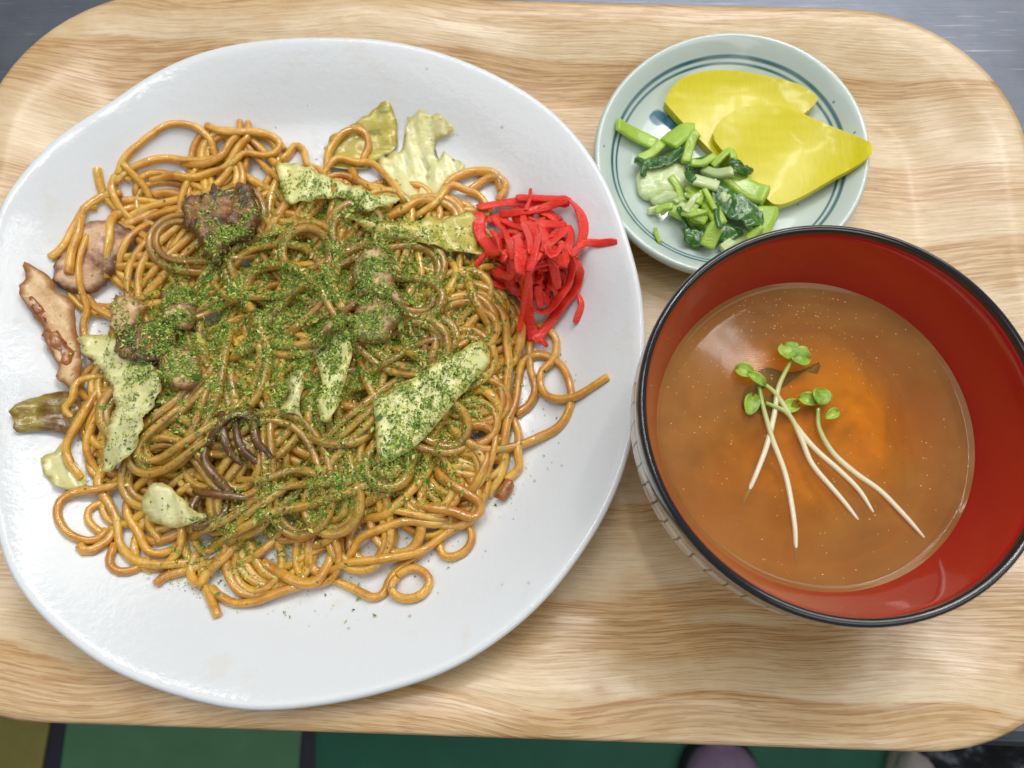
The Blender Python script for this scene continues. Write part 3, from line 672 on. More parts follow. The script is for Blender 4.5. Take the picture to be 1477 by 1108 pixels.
# 3. noodles that the photograph lets one follow
TR = [
 [(172, 254), (182, 233), (199, 216), (220, 198), (244, 185), (265, 182), (286, 187), (303, 200), (311, 216), (309, 237)],
 [(168, 266), (188, 248), (213, 235), (240, 229), (269, 233), (296, 230), (323, 223), (340, 205)],
 [(346, 175), (344, 191), (334, 208), (319, 223), (296, 241), (265, 241)],
 [(359, 179), (357, 196), (346, 214), (323, 233), (303, 250), (276, 254), (240, 252), (213, 256)],
 [(299, 183), (317, 189), (338, 192), (365, 193), (390, 197), (404, 207), (400, 219), (380, 224), (355, 222), (335, 230), (310, 245)],
 [(174, 233), (190, 250), (205, 266), (214, 283)],
 [(144, 247), (146, 266), (151, 283), (165, 300)],
 [(175, 279), (147, 281), (137, 293), (123, 306), (108, 333), (97, 358), (76, 374)],
 [(140, 300), (126, 308), (115, 336), (105, 365), (99, 394)],
 [(124, 322), (115, 351), (114, 387), (121, 419), (126, 445), (122, 475), (120, 510)],
 [(190, 262), (166, 247), (164, 271), (173, 300), (191, 318)],
 [(175, 300), (166, 315), (159, 344), (150, 372), (144, 392)],
 [(215, 315), (195, 333), (177, 358), (162, 382)],
 [(160, 537), (125, 556), (106, 575), (100, 594), (110, 611)],
 [(140, 548), (129, 590), (110, 620), (99, 647), (102, 670), (116, 688)],
 [(163, 556), (140, 597), (125, 628), (125, 654), (138, 687)],
 [(170, 570), (152, 613), (144, 643), (149, 675)],
 [(150, 655), (146, 680), (147, 702), (155, 726), (167, 753), (174, 783), (190, 806), (220, 814), (258, 814), (290, 808)],
 [(195, 690), (152, 704), (114, 711), (91, 723), (85, 745), (99, 768), (125, 780), (142, 778), (155, 765)],
 [(150, 720), (131, 732), (129, 753), (142, 770)],
 [(156, 760), (152, 775), (144, 789), (126, 796), (117, 787)],
 [(160, 785), (158, 812), (174, 825), (197, 821), (208, 806)],
 [(237, 645), (216, 677), (193, 707), (188, 738), (197, 768), (216, 795), (239, 798), (262, 780)],
 [(212, 724), (210, 753), (228, 781)],
 [(226, 842), (232, 836), (246, 829), (284, 816)],
 [(315, 888), (303, 859), (292, 836), (290, 815)],
 [(300, 848), (318, 860), (341, 870), (372, 867), (402, 855), (436, 844), (470, 832)],
 [(283, 800), (276, 828), (288, 844), (302, 828), (326, 802), (342, 781), (366, 764)],
 [(335, 813), (366, 802), (394, 778), (412, 760)],
 [(338, 816), (361, 835), (379, 845)],
 [(380, 812), (406, 828), (429, 840), (455, 840), (471, 823), (476, 802), (476, 784)],
 [(400, 778), (434, 776), (462, 764), (480, 746)],
 [(432, 792), (462, 786), (483, 771), (497, 750), (502, 722)],
 [(405, 820), (438, 802), (464, 788)],
 [(475, 836), (500, 844), (522, 855), (539, 862), (554, 855), (563, 834), (580, 817), (608, 798)],
 [(574, 830), (588, 821), (602, 820), (617, 830), (619, 844), (607, 859), (585, 864), (568, 856), (565, 844), (574, 834)],
 [(634, 784), (637, 799), (652, 804), (671, 795), (681, 778), (678, 761), (666, 750)],
 [(470, 826), (500, 812), (537, 808), (573, 803), (602, 798), (622, 788), (644, 771), (674, 751)],
 [(495, 812), (505, 800), (524, 778), (554, 761), (590, 754), (627, 756), (660, 750)],
 [(520, 731), (573, 737), (610, 744), (650, 750)],
 [(585, 724), (622, 732), (656, 739), (680, 747), (694, 736), (688, 722), (666, 708), (641, 693), (629, 676), (626, 660)],
 [(515, 748), (549, 744), (573, 730), (597, 705), (612, 686), (624, 662)],
 [(638, 680), (650, 673), (666, 671), (690, 678)],
 [(665, 630), (692, 655), (698, 678), (692, 695), (676, 706)],
 [(644, 607), (666, 632), (688, 645), (714, 650), (747, 645), (777, 632), (805, 617), (820, 594), (824, 569), (817, 541), (805, 524), (784, 513), (764, 515), (752, 526), (747, 551), (742, 584), (731, 612), (726, 640), (716, 668)],
 [(876, 544), (853, 559), (830, 573), (807, 578), (787, 572), (779, 554), (782, 536), (797, 519), (803, 498), (794, 480), (776, 470)],
 [(745, 598), (764, 584), (772, 562), (765, 534), (764, 503), (768, 485)],
 [(740, 605), (748, 627), (747, 658), (750, 673), (741, 684), (730, 690)],
 [(692, 437), (719, 443), (729, 465), (731, 496), (734, 526), (731, 554), (729, 585)],
 [(732, 447), (750, 465), (750, 493), (742, 518)],
 [(676, 430), (686, 447), (706, 453), (717, 468), (711, 488), (694, 504)],
 [(676, 553), (706, 534), (728, 514)],
 [(665, 568), (693, 561), (714, 577), (719, 594), (706, 609)],
 [(650, 582), (686, 584), (708, 596)],
 [(655, 618), (688, 612), (709, 620), (717, 640)],
 [(728, 652), (721, 685), (704, 712)],
 [(468, 250), (474, 232), (478, 214), (494, 191), (512, 185), (527, 194), (532, 212), (523, 229)],
 [(462, 250), (471, 240), (489, 233), (514, 233), (538, 240), (558, 258), (576, 276), (594, 296)],
 [(506, 243), (517, 261), (540, 274), (570, 277)],
 [(398, 220), (410, 214), (427, 211), (440, 221), (443, 238), (460, 250)],
 [(628, 290), (648, 261), (674, 251), (700, 248), (716, 254), (722, 275)],
 [(676, 276), (705, 258), (723, 256), (729, 271), (719, 290)],
 [(595, 304), (630, 289), (651, 276), (674, 274), (692, 284), (708, 307)],
 [(648, 306), (679, 307), (705, 306)],
 [(536, 322), (579, 305), (604, 289), (632, 283)],
 [(640, 402), (660, 396), (694, 390), (730, 386)],
 [(690, 372), (676, 400), (682, 425), (694, 446), (708, 470)],
 [(625, 365), (645, 372), (658, 390), (650, 415), (630, 440), (628, 470)],
 [(705, 640), (700, 665), (690, 690), (672, 715)],
 [(715, 615), (712, 650), (700, 690)],
 [(655, 440), (640, 470), (655, 500), (675, 492), (680, 470)],
]
FREE = {2: (0, 1), 3: (0, 1), 4: (0, 1), 5: (0, 1), 6: (0, 1), 7: (1, 0), 8: (1, 0), 24: (0, 1), 25: (0, 1), 45: (0, 1), 35: (1, 0), 65: (1, 0)}
OWN = {0: 'noodle arching away from the heap over the bare plate beside the two upright cut ends', 2: 'noodle with an upright cut end crossing the horizontal noodles next to its twin',
       4: 'noodle that bends back on itself behind the two upright cut ends', 18: 'thick noodle bent into a wide open loop on the plate near the pale cabbage piece',
       25: 'straight noodle end sticking out alone from the heap onto the bare plate', 34: 'noodle bent into a sharp V that runs into the closed ring', 35: 'noodle curled into a closed round ring lying on the bare plate',
       36: 'noodle forming a smaller half ring next to the closed ring', 44: 'noodle making the largest loop over the plate beside the ginger', 45: 'noodle with a loose brown tip reaching farthest out over the plate',
       56: 'noodle ring standing over the olive cabbage leaf', 40: 'noodle folded into a tight hairpin near the crisp pork scrap', 65: 'fat straight noodle pointing at the red ginger', 60: 'noodle arching up beside the ginger next to the crinkled cabbage leaf'}
for k, px in enumerate(TR):
    pth = trace(px)
    noodle(pth, M['n1'], OWN.get(k, L_RIM), sink=.55, sig=3.2, dip=FREE.get(k, (1, 1)))

# 4. noodles over the middle
for k in range(31):
    rh = random.uniform(0, 1) ** .6 * .56
    p_ = wander(rh, random.uniform(.09, .18), .70)
    noodle(p_, M['n2'], L_MID, sink=.4, sig=3.5)
    for sg in random.sample((-1, 1), random.choice((1, 1, 2))): noodle(beside(p_, .0034 * sg), M['n2'], L_MID, sink=.4, sig=3.5)
CH = [[(295, 708), (281, 729), (279, 748), (290, 762), (307, 757), (321, 743), (328, 722)], [(279, 708), (307, 713), (340, 717), (364, 721)], [(293, 640), (295, 663), (312, 689), (332, 710)],
      [(318, 595), (322, 625), (330, 650), (350, 668)], [(340, 590), (346, 620), (350, 650), (372, 668)], [(356, 585), (366, 615), (372, 640), (390, 660)], [(300, 640), (318, 612), (345, 600), (372, 606)]]
for px in CH: noodle(trace(px), M['n3'], L_CHAR, sink=.7, sig=3.5, r=NR * .95, lift=.0012)
SWEEP = [[(275, 775), (320, 752), (370, 722), (420, 705), (470, 700), (520, 690)], [(300, 790), (350, 762), (400, 738), (450, 728), (500, 712), (540, 690)], [(330, 690), (380, 690), (430, 680), (480, 690)], [(330, 780), (352, 750), (385, 720), (420, 690)]]
for px in SWEEP: noodle(trace(px), M['n2'], L_MID, sink=.45, sig=2.4)

# 5. cabbage and meat on top of the heap
def cab(px, mat, label, **kw): return sheet('cabbage_leaf', px, kw.pop('thick', .0013), kw.pop('wave', leafwave(.0018, 90, .0006)), M[mat], label, 'cabbage', jag=kw.pop('jag', .0007), ride=.0018, **kw)
def meat(name, px, mat, label, thick=.0055, amp=.0015, fr=170, **kw): return sheet(name, px, thick, (lambda x, y, d, s_: amp * noise.fractal(Vector((x * fr, y * fr, s_ * 3.7)), 1, 2, 3) + amp * 1.1 * noise.turbulence(Vector((x * fr * 2.6, y * fr * 2.6, s_)), 4, True)), M[mat], label, 'meat', res=.0011, jag=kw.pop('jag', .0012), edge=kw.pop('edge', thick * .8), **kw)
cab([(401, 243), (424, 239), (463, 253), (499, 269), (540, 284), (576, 289), (573, 297), (550, 305), (527, 312), (507, 289), (473, 292), (419, 297), (409, 276)], 'cab_green', 'green dusted cabbage strip lying across noodles next to the browned meat', seed=11)
cab([(496, 312), (525, 320), (566, 325), (617, 320), (658, 315), (682, 308), (689, 335), (689, 361), (697, 374), (669, 369), (630, 361), (592, 348), (545, 341), (514, 328)], 'cab_olive', 'yellow ribbed cabbage strip whose wide end touches the red ginger', seed=12)
cab([(540, 580), (600, 545), (660, 510), (692, 494), (703, 510), (706, 525), (690, 545), (650, 590), (620, 625), (600, 645), (560, 668), (548, 660), (543, 640), (542, 605)], 'cab_green', 'largest flat cabbage piece, thick and speckled with green seaweed', thick=.0026, wave=leafwave(.0010, 60), seed=13, lift=.0, sig=.006, jag=.0004)
cab([(114, 492), (135, 486), (168, 489), (189, 516), (222, 524), (236, 554), (230, 578), (217, 603), (205, 635), (190, 660), (168, 682), (150, 680), (158, 650), (165, 610), (172, 590), (165, 560), (150, 535), (125, 512)], 'cab_pale', 'long forked pale green cabbage rib below the small browned meat piece', seed=14, wave=leafwave(.0022, 80, .001), lift=.001)
cab([(210, 722), (220, 706), (236, 697), (250, 706), (274, 725), (277, 735), (304, 746), (290, 754), (274, 760), (247, 762), (225, 754), (214, 744)], 'cab_pale', 'cream folded cabbage piece beside the scorched noodle ring', thick=.0022, seed=15)
cab([(475, 483), (497, 478), (507, 492), (507, 530), (497, 562), (486, 597), (469, 613), (459, 584), (467, 551), (453, 508)], 'cab_green', 'narrow upright cabbage strip under the folded meat', seed=16, lift=.002)
cab([(421, 540), (440, 538), (437, 573), (432, 592), (440, 610), (426, 597), (405, 597), (418, 570)], 'cab_pale', 'small torn pale cabbage scrap beside the narrow upright strip', seed=17, lift=.0015)
meat('pork_chunk', [(265, 295), (278, 283), (303, 279), (311, 266), (328, 275), (361, 268), (369, 295), (377, 308), (365, 341), (338, 353), (319, 376), (298, 374), (292, 347), (269, 333)], 'meat_brown', 'large dark seared meat chunk with a crusty top', thick=.0052, amp=.0017, seed=21, edge=.002, jag=.0026, ride=.001)
meat('pork_chunk', [(168, 425), (206, 436), (200, 462), (189, 475), (173, 485), (158, 468)], 'meat_pale', 'pale meat piece partly dusted green behind the small browned piece', seed=22)
meat('pork_chunk', [(161, 508), (173, 483), (200, 467), (225, 462), (246, 470), (254, 492), (244, 513), (225, 521), (189, 520)], 'meat_brown', 'small browned meat piece resting on the forked cabbage rib', thick=.006, seed=23)
meat('pork_chunk', [(230, 418), (257, 412), (282, 421), (282, 454), (271, 475), (249, 470), (233, 448)], 'meat_tan', 'rounded tan meat piece coated in seaweed above the small browned piece', seed=24)
meat('pork_chunk', [(238, 513), (260, 497), (284, 513), (287, 540), (271, 562), (249, 557), (230, 540)], 'meat_tan', 'lumpy tan meat piece beside the forked cabbage rib', seed=25, thick=.006)
meat('pork_slice', [(448, 500), (470, 467), (497, 443), (516, 421), (505, 394), (524, 364), (548, 356), (567, 375), (570, 408), (586, 437), (586, 456), (567, 435), (524, 429), (505, 448), (497, 473), (472, 481), (456, 500)], 'meat_tan', 'folded tan meat slice arching over a rounder slice', thick=.006, amp=.0018, seed=26, lift=.002)
meat('pork_slice', [(505, 459), (518, 440), (540, 432), (567, 440), (580, 456), (567, 475), (551, 492), (524, 494), (507, 481)], 'meat_tan', 'round tan meat slice tucked below the folded slice', thick=.006, amp=.0006, seed=27, edge=.006)
for px in [[(330, 380), (360, 362), (400, 352), (440, 360), (470, 385)], [(345, 415), (370, 392), (405, 384), (440, 398), (455, 425)], [(300, 400), (330, 430), (370, 440), (410, 425), (430, 400)], [(520, 540), (560, 520), (600, 500), (640, 480)], [(565, 500), (600, 515), (620, 540), (610, 560)], [(430, 620), (470, 640), (510, 640), (540, 620)]]:
    noodle(trace(px), M['n2'], L_MID, sink=.5, sig=2.4)

# ------------------------------------------------------------------ dried seaweed flakes over the heap
def flakes(n_main):
    B = PM.blurred(.0012); gy, gx = np.gradient(B, PM.res)
    dens = np.zeros_like(PM.H)
    def blob(px, py, sx, sy, a, rot=0):
        c = P(px, py, .028); X = PM.X - c.x; Y = PM.Y - c.y; cr, sr = math.cos(rot), math.sin(rot)
        u, w = X * cr + Y * sr, -X * sr + Y * cr
        dens[:] += a * np.exp(-.5 * ((u / (sx / 3600)) ** 2 + (w / (sy / 3600)) ** 2) ** 1.7)
    for b in ((370, 470, 135, 105, 1.25), (480, 420, 120, 95, .8), (250, 430, 75, 60, .8), (620, 585, 75, 42, 1.1, .75), (480, 275, 80, 28, .9, -.4), (430, 715, 130, 38, 1.0, .45), (190, 570, 45, 80, .35), (620, 350, 110, 40, .40, -.2),
              (480, 540, 40, 60, .7), (590, 680, 50, 30, .6), (620, 450, 90, 90, .35), (330, 320, 60, 45, .55), (420, 520, 240, 210, .07), (420, 520, 330, 330, .0022)):
        blob(*b)
    dens[PM.base > .0125] = 0
    dens *= np.clip(1.2 + 2.8 * np.array([[noise.fractal(Vector((PM.x0 + i * 4 * PM.res, PM.y0 + j * 4 * PM.res, .5)) * 150, 1, 2, 3) for i in range(PM.nx // 4 + 1)] for j in range(PM.ny // 4 + 1)]).repeat(4, 0).repeat(4, 1)[:PM.ny, :PM.nx], .08, 4)
    p = dens.ravel() / dens.sum(); idx = rng.choice(p.size, n_main, p=p)
    jj, ii = np.unravel_index(idx, PM.H.shape)
    x = PM.X[jj, ii] + rng.uniform(-.5, .5, n_main) * PM.res; y = PM.Y[jj, ii] + rng.uniform(-.5, .5, n_main) * PM.res
    z = np.maximum(PM.H[jj, ii], B[jj, ii]) + .00012
    nx_, ny_ = -gx[jj, ii], -gy[jj, ii]
    th = rng.uniform(0, 2 * math.pi, n_main); L = np.exp(rng.normal(math.log(.00030), .55, n_main)); Wd = L * rng.uniform(.22, .6, n_main)
    tx, ty = rng.normal(0, .45, n_main), rng.normal(0, .45, n_main)
    a1 = np.stack([np.cos(th), np.sin(th), -(np.clip(-nx_, -2, 2) * -np.cos(th) * 0 ) + np.clip(gx[jj, ii], -1.5, 1.5) * np.cos(th) + np.clip(gy[jj, ii], -1.5, 1.5) * np.sin(th) + tx], 1)
    a2 = np.stack([-np.sin(th), np.cos(th), -np.clip(gx[jj, ii], -1.5, 1.5) * np.sin(th) + np.clip(gy[jj, ii], -1.5, 1.5) * np.cos(th) + ty], 1)
    a1 /= np.linalg.norm(a1, axis=1)[:, None]; a2 /= np.linalg.norm(a2, axis=1)[:, None]
    c = np.stack([x, y, z + np.abs(tx) * L * .5], 1)
    V = np.concatenate([c - a1 * L[:, None] - a2 * Wd[:, None] * .5, c + a2 * Wd[:, None] * -1 + [0, 0, .0001], c + a1 * L[:, None], c + a2 * Wd[:, None]], 1).reshape(-1, 3)
    Fc = np.arange(n_main * 4).reshape(-1, 4)
    s = NT('seaweed'); g = s.n('ShaderNodeNewGeometry'); r_ = g.outputs['Random Per Island']
    s.set(Base_Color=s.ramp(r_, [(0, (.03, .085, .009)), (.3, (.10, .22, .018)), (.55, (.24, .38, .038)), (.82, (.50, .58, .085)), (1, (.78, .80, .28))]), Roughness=.55)
    mk('seaweed_flakes', V, Fc, s.m, smooth=False, kind='stuff', label='bright green dried seaweed flakes sprinkled over the noodle heap', cat='seaweed')
flakes(128000)

# ------------------------------------------------------------------ red pickled ginger
M['ginger'] = mat_food('red_ginger', (.88, .020, .010), (.90, .05, .025), (.70, .005, .005), 130, .24, .28, .6, (.5, .8), .3, ((300, 2200, 1), .5))
GL = 'shred of bright red pickled ginger in the pile beside the noodles'
def ginger(px, w=10, label=GL, th=.00040):
    p2 = trace(px, r=.001, step=.0016); n = len(p2)
    wd = w / 3350 * random.uniform(.85, 1.15)
    p = lay(p2, wd * .8, PM, .0, 2.0, .0008 + th, selfx=False)
    for x, y, z in p: PM.stamp(x, y, z + th, wd)
    tw = gsmooth(np.cumsum(rng.normal(0, .16, n)), 3); tw = tw - tw.mean() + random.gauss(0, .35)
    prof = np.clip(np.minimum(np.arange(n) + 2.0, n + 1.0 - np.arange(n)) / 3, .7, 1) * (1 + .12 * np.sin(np.arange(n) * .5 + random.uniform(0, 6)))
    v, f = sweep(p, wd * prof * .9, th, 8, np.clip(tw, -.9, .9), 3.2)
    mk('ginger_shred', v, f, M['ginger'], label=label, cat='ginger', group='red ginger shreds' if label == GL else None)
gc = P(770, 375, .012)
for k in range(150):
    cx, cy = random.gauss(770, 30), random.gauss(365, 34); a_ = random.uniform(0, math.pi); L = random.uniform(28, 55); bnd = random.gauss(0, 12)
    dx, dy = math.cos(a_), math.sin(a_)
    pts = [(cx + dx * L * s - dy * bnd * (1 - 4 * s * s), cy + dy * L * s + dx * bnd * (1 - 4 * s * s)) for s in (-.5, -.2, .2, .5)]
    if any(x < 700 or x > 832 or y < 296 or y > 462 - abs(x - 775) * .8 for x, y in pts): continue
    ginger(pts, random.uniform(5, 8))
for px, w in [([(688, 300), (730, 297), (777, 294), (820, 296)], 10), ([(744, 287), (766, 287), (791, 289), (822, 299)], 6), ([(721, 312), (754, 307), (801, 305), (822, 300)], 7), ([(818, 302), (834, 309), (841, 330), (837, 354), (824, 372)], 8),
              ([(691, 319), (693, 342), (702, 361), (716, 372)], 9), ([(712, 316), (726, 337), (737, 361), (740, 391), (735, 429)], 6), ([(728, 410), (730, 377), (721, 354), (710, 338)], 6), ([(686, 384), (702, 375), (723, 368)], 5),
              ([(749, 357), (752, 391), (756, 429), (761, 462), (770, 492)], 9), ([(770, 492), (791, 469), (813, 441), (829, 422), (834, 401), (829, 374)], 8), ([(749, 443), (763, 424), (782, 413), (803, 404)], 5), ([(768, 452), (791, 445), (813, 429), (822, 408), (820, 392)], 6),
              ([(834, 427), (838, 443), (829, 468)], 6), ([(780, 488), (789, 503)], 5), ([(754, 326), (773, 330), (801, 328), (816, 331)], 6), ([(754, 326), (763, 347), (765, 368)], 6), ([(777, 347), (770, 370), (763, 393)], 6), ([(787, 354), (801, 370), (814, 384)], 6),
              ([(820, 326), (821, 354), (815, 378)], 7), ([(815, 335), (798, 352), (782, 368)], 6), ([(784, 394), (795, 384), (808, 384), (812, 396), (800, 404), (782, 405)], 6), ([(775, 418), (780, 443)], 7), ([(765, 276), (764, 292), (758, 304)], 4)]:
    ginger(px, w)
ginger([(822, 369), (843, 359), (867, 354), (889, 352)], 5.5, 'single red ginger shred sticking out straight over the bare plate')

# ------------------------------------------------------------------ pickles in the dish
DM = HMap(dcx - .06, dcx + .06, dcy - .06, dcy + .06, .0006, dish_z)
s = NT('yellow_radish'); o = s.obj()
fib = s.noise(s.map(o, (900, 120, 1), rot=(0, 0, R(-28))), 1.0, 3, .6); nn = s.noise(o, 120, 3, .6)
s.set(Base_Color=s.mix(fib, (.62, .545, .002), (.73, .655, .006)), Roughness=.42, Subsurface_Weight=.3, Subsurface_Radius=(.004, .003, .001), Subsurface_Scale=.5, Coat_Weight=.22, Coat_Roughness=.12)
wet = s.ramp(s.noise(s.map(o, loc=(.4, .2, 0)), 60, 2), [(.45, 0.0), (.65, 1.0)])
s.bump(s.math('ADD', s.math('MULTIPLY', fib, 1.0), s.math('MULTIPLY', s.noise(o, 500, 2), .25)), .35, .0003); M['takuan'] = s.m
tw_ = lambda x, y, d, s: .0003 * noise.fractal(Vector((x * 70, y * 70, s)), 1, 2, 2)
sheet('radish_slice', [(958, 150), (966, 133), (980, 118), (1000, 109), (1040, 103), (1090, 108), (1140, 120), (1168, 133), (1178, 146), (1160, 165), (1120, 195), (1080, 222), (1052, 236), (1030, 225), (995, 190)], .0044, tw_, M['takuan'], 'yellow pickled radish half slice partly covered by another slice', 'pickle', hm=DM, sig=.009, seed=31, edge=-1, res=.0016, sharp=True)
sheet('radish_slice', [(1028, 194), (1036, 178), (1060, 162), (1100, 153), (1150, 164), (1200, 185), (1240, 204), (1255, 217), (1246, 234), (1200, 260), (1150, 288), (1120, 297), (1102, 286), (1060, 243), (1032, 208)], .0044, tw_, M['takuan'], 'yellow pickled radish half slice lying on top, its tip over the dish rim', 'pickle', hm=DM, sig=.009, lift=.0012, seed=32, edge=-1, res=.0016, sharp=True)
M['stem'] = mat_food('green_stem', (.33, .53, .035), (.44, .62, .08), (.20, .42, .02), 90, .25, .35, .4, (.5, .8), .5, ((300, 1500, 1), .6))
M['stem_pale'] = mat_food('pale_stem', (.50, .62, .26), (.60, .68, .38), (.40, .55, .14), 90, .24, .4, .3, (.5, .8), .5, ((300, 1500, 1), .2))
M['leaf'] = mat_food('dark_leaf', (.035, .14, .018), (.07, .22, .025), (.015, .07, .012), 160, .2, .15, .9, (.45, .7), .6, bs=260)
GGRP = 'chopped pickled greens in the dish'
def stem(px, w, mat, label, th=.0013, lift=0, ribs=True):
    p2 = trace(px, DM, .001, .0012); n = len(p2); wd = w / 2 / 2750
    p = lay(p2, wd * .8, DM, .0, 4.0, th * .9 + lift, selfx=False)
    lo = DM.base[DM.ij(p[:, 0], p[:, 1])[1], DM.ij(p[:, 0], p[:, 1])[0]]
    for x, y, z in p: DM.stamp(x, y, z + th, wd)
    v, f = sweep(p, wd, th, 12, np.full(n, random.gauss(0, .15)), 2.6)
    k = np.arange(len(v)) % 12; up = (k >= 1) & (k <= 4)
    if ribs: v[(k == 2) | (k == 3), 2] -= th * .25         # shallow groove along the stalk
    mk('green_stalk', v, f, mat, label=label, cat='greens', group=None)
def crinkle(px, w, label, seed, lift=0):
    p2 = trace(px, DM, .001, .0011); n = len(p2); wd = w / 2 / 2700; m = 9; v = []; f = []
    T = np.gradient(p2, axis=0); T /= np.linalg.norm(T, axis=1)[:, None]
    base = lay(p2, wd * .8, DM, .0, 2.0, .0012 + lift, selfx=False)[:, 2]
    tops = []
    for i in range(n):
        for j in range(m):
            q = (j / (m - 1) - .5) * 2; e = min(1, .35 + .65 * math.sin(math.pi * (i + .5) / n) ** .5)
            x, y = p2[i] + np.array((-T[i][1], T[i][0])) * q * wd * e
            z = base[i] + .0016 * noise.fractal(Vector((x * 420, y * 420, seed)), 1, 2, 3) + .0012 * (1 - q * q)
            v.append((x, y, z))
    k = n * m; v += [(x, y, z - .0005) for x, y, z in v]
    for i in range(n - 1):
        for j in range(m - 1):
            a_ = i * m + j; q = (a_, a_ + 1, a_ + m + 1, a_ + m); f.append(tuple(reversed(q))); f.append(tuple(t + k for t in q))
    bd = [(i * m, (i + 1) * m) for i in range(n - 1)] + [((i + 1) * m + m - 1, i * m + m - 1) for i in range(n - 1)] + [(j + 1, j) for j in range(m - 1)] + [((n - 1) * m + j, (n - 1) * m + j + 1) for j in range(m - 1)]
    for a_, b_ in bd: f.append((a_, b_, b_ + k, a_ + k))
    for x, y, z in v[:k]: i, j = DM.ij(x, y); DM.H[j, i] = max(DM.H[j, i], z)
    mk('green_leaf', v, f, M['leaf'], label=label, cat='greens')
def chunk(px, mat, label, seed, thick=.004): sheet('stem_base', px, thick, leafwave(.0006, 200), M[mat], label, 'greens', hm=DM, sig=.002, seed=seed, edge=thick * .8, res=.0016)
stem([(890, 185), (915, 201), (944, 214)], 18, M['stem'], 'flat light green stalk pointing outward to the blue ring on the dish', .0013)
chunk([(918, 255), (925, 243), (955, 235), (988, 236), (994, 256), (988, 274), (960, 284), (936, 288), (922, 278)], 'stem_pale', 'whitish translucent stem base under the dark leaf', 41, .0042)
chunk([(938, 283), (960, 272), (982, 280), (975, 294), (952, 297), (940, 292)], 'stem_pale', 'smaller pale green stem base next to the whitish one', 42, .0040)
crinkle([(982, 345), (995, 346), (1008, 350), (1018, 352)], 24, 'crumpled dark green leaf scrap at the edge of the dish floor', 1.5)
stem([(967, 305), (996, 319), (1023, 331)], 22, M['stem'], 'thick green stalk with a groove beside the crumpled leaf scrap', .0022)
stem([(996, 306), (1021, 310)], 9, M['stem'], 'thin green stalk lying on the thick grooved one', .0012)
stem([(1040, 362), (1056, 351), (1076, 340)], 12, M['stem_pale'], 'pale stalk partly hidden by the soup bowl rim', .0013)
stem([(1107, 299), (1100, 318), (1087, 342)], 27, M['stem'], 'wide bright green stalk between the radish tip and the bowl rim', .0020)
crinkle([(1022, 276), (1038, 292), (1056, 308), (1074, 322), (1086, 330)], 34, 'long wet dark green leaf in the middle of the greens', 2.5, .001)
crinkle([(1030, 335), (1045, 340), (1060, 338), (1072, 332)], 20, 'dark green leaf scrap by the bowl rim', 4.5)
stem([(992, 277), (1013, 301), (1036, 328)], 18, M['stem'], 'light green stalk crossing the thick grooved one', .0018, .001)
stem([(1016, 362), (1023, 345), (1035, 329)], 18, M['stem'], 'short light green stalk with its cut end near the dish rim', .0016)
stem([(1044, 260), (1075, 272), (1102, 286)], 26, M['stem'], 'thick bright green stalk lying against the top radish slice', .0024, .001)
stem([(1012, 251), (1034, 251), (1056, 250)], 12, M['stem_pale'], 'pale whitish stalk next to the radish slices', .0018, .001)
stem([(1000, 262), (1016, 272), (1028, 284)], 15, M['stem_pale'], 'short pale green stalk above the long dark leaf', .0015, .001)
stem([(920, 237), (942, 220), (965, 204)], 12, M['stem'], 'slim light green stalk above the dark rolled leaf', .0016, .0015)
stem([(964, 210), (984, 200), (1000, 190)], 24, M['stem'], 'broad pale green stalk beside the rear radish slice', .0017, .001)
crinkle([(912, 241), (938, 239), (963, 233), (986, 220)], 13, 'dark green rolled leaf over the whitish stem base', 3.5, .0012)
stem([(988, 236), (993, 214), (1005, 194)], 12, M['stem'], 'upright green stalk with a dark edge touching the rear radish slice', .0018, .001)
crinkle([(992, 240), (1010, 240), (1030, 236)], 15, 'dark green leaf lying across the upright stalk foot', 6.5, .0006)
stem([(996, 238), (1012, 238), (1026, 236)], 9, M['stem'], 'short green stalk on the leaf across the upright stalk', .0013, .0008)
stem([(1030, 235), (1045, 233), (1058, 233)], 9, M['stem'], 'short green stalk pointing into the radish slices', .0014, .0008)
crinkle([(1050, 238), (1062, 245), (1072, 250), (1082, 247)], 13, 'small curled dark leaf on the edge of the top radish slice', 7.5, .001)

SH = 'thin chopped green shred scattered among the pickled stalks'
for k in range(20):
    cx, cy = random.gauss(1012, 38), random.gauss(285, 36)
    if (cx - 1000) * .75 + (285 - cy) > 45 or cy > 350 or cy < 205: cx, cy = random.gauss(1000, 28), random.gauss(300, 26)
    a_ = random.uniform(0, math.pi); L = random.uniform(14, 34); dx, dy = math.cos(a_) * L / 2, math.sin(a_) * L / 2; bn = random.gauss(0, 1)
    p2 = trace([(cx - dx, cy - dy), (cx - dy * .1 + bn, cy + dx * .1 + bn), (cx + dx, cy + dy)], DM, .001, .0011); wd = random.uniform(.0008, .0021); th = random.uniform(.0005, .0010)
    p = lay(p2, wd * .8, DM, .0, 3.0, th * .9, selfx=False)
    for x, y, z in p: DM.stamp(x, y, z + th, wd)
    v, f = sweep(p, wd, th, 8, np.full(len(p), random.gauss(0, .3)), 2.8)
    mk('green_shred', v, f, M[random.choice(('stem', 'stem', 'stem_pale', 'leaf'))], label=SH, cat='greens', group='chopped green shreds in the dish')

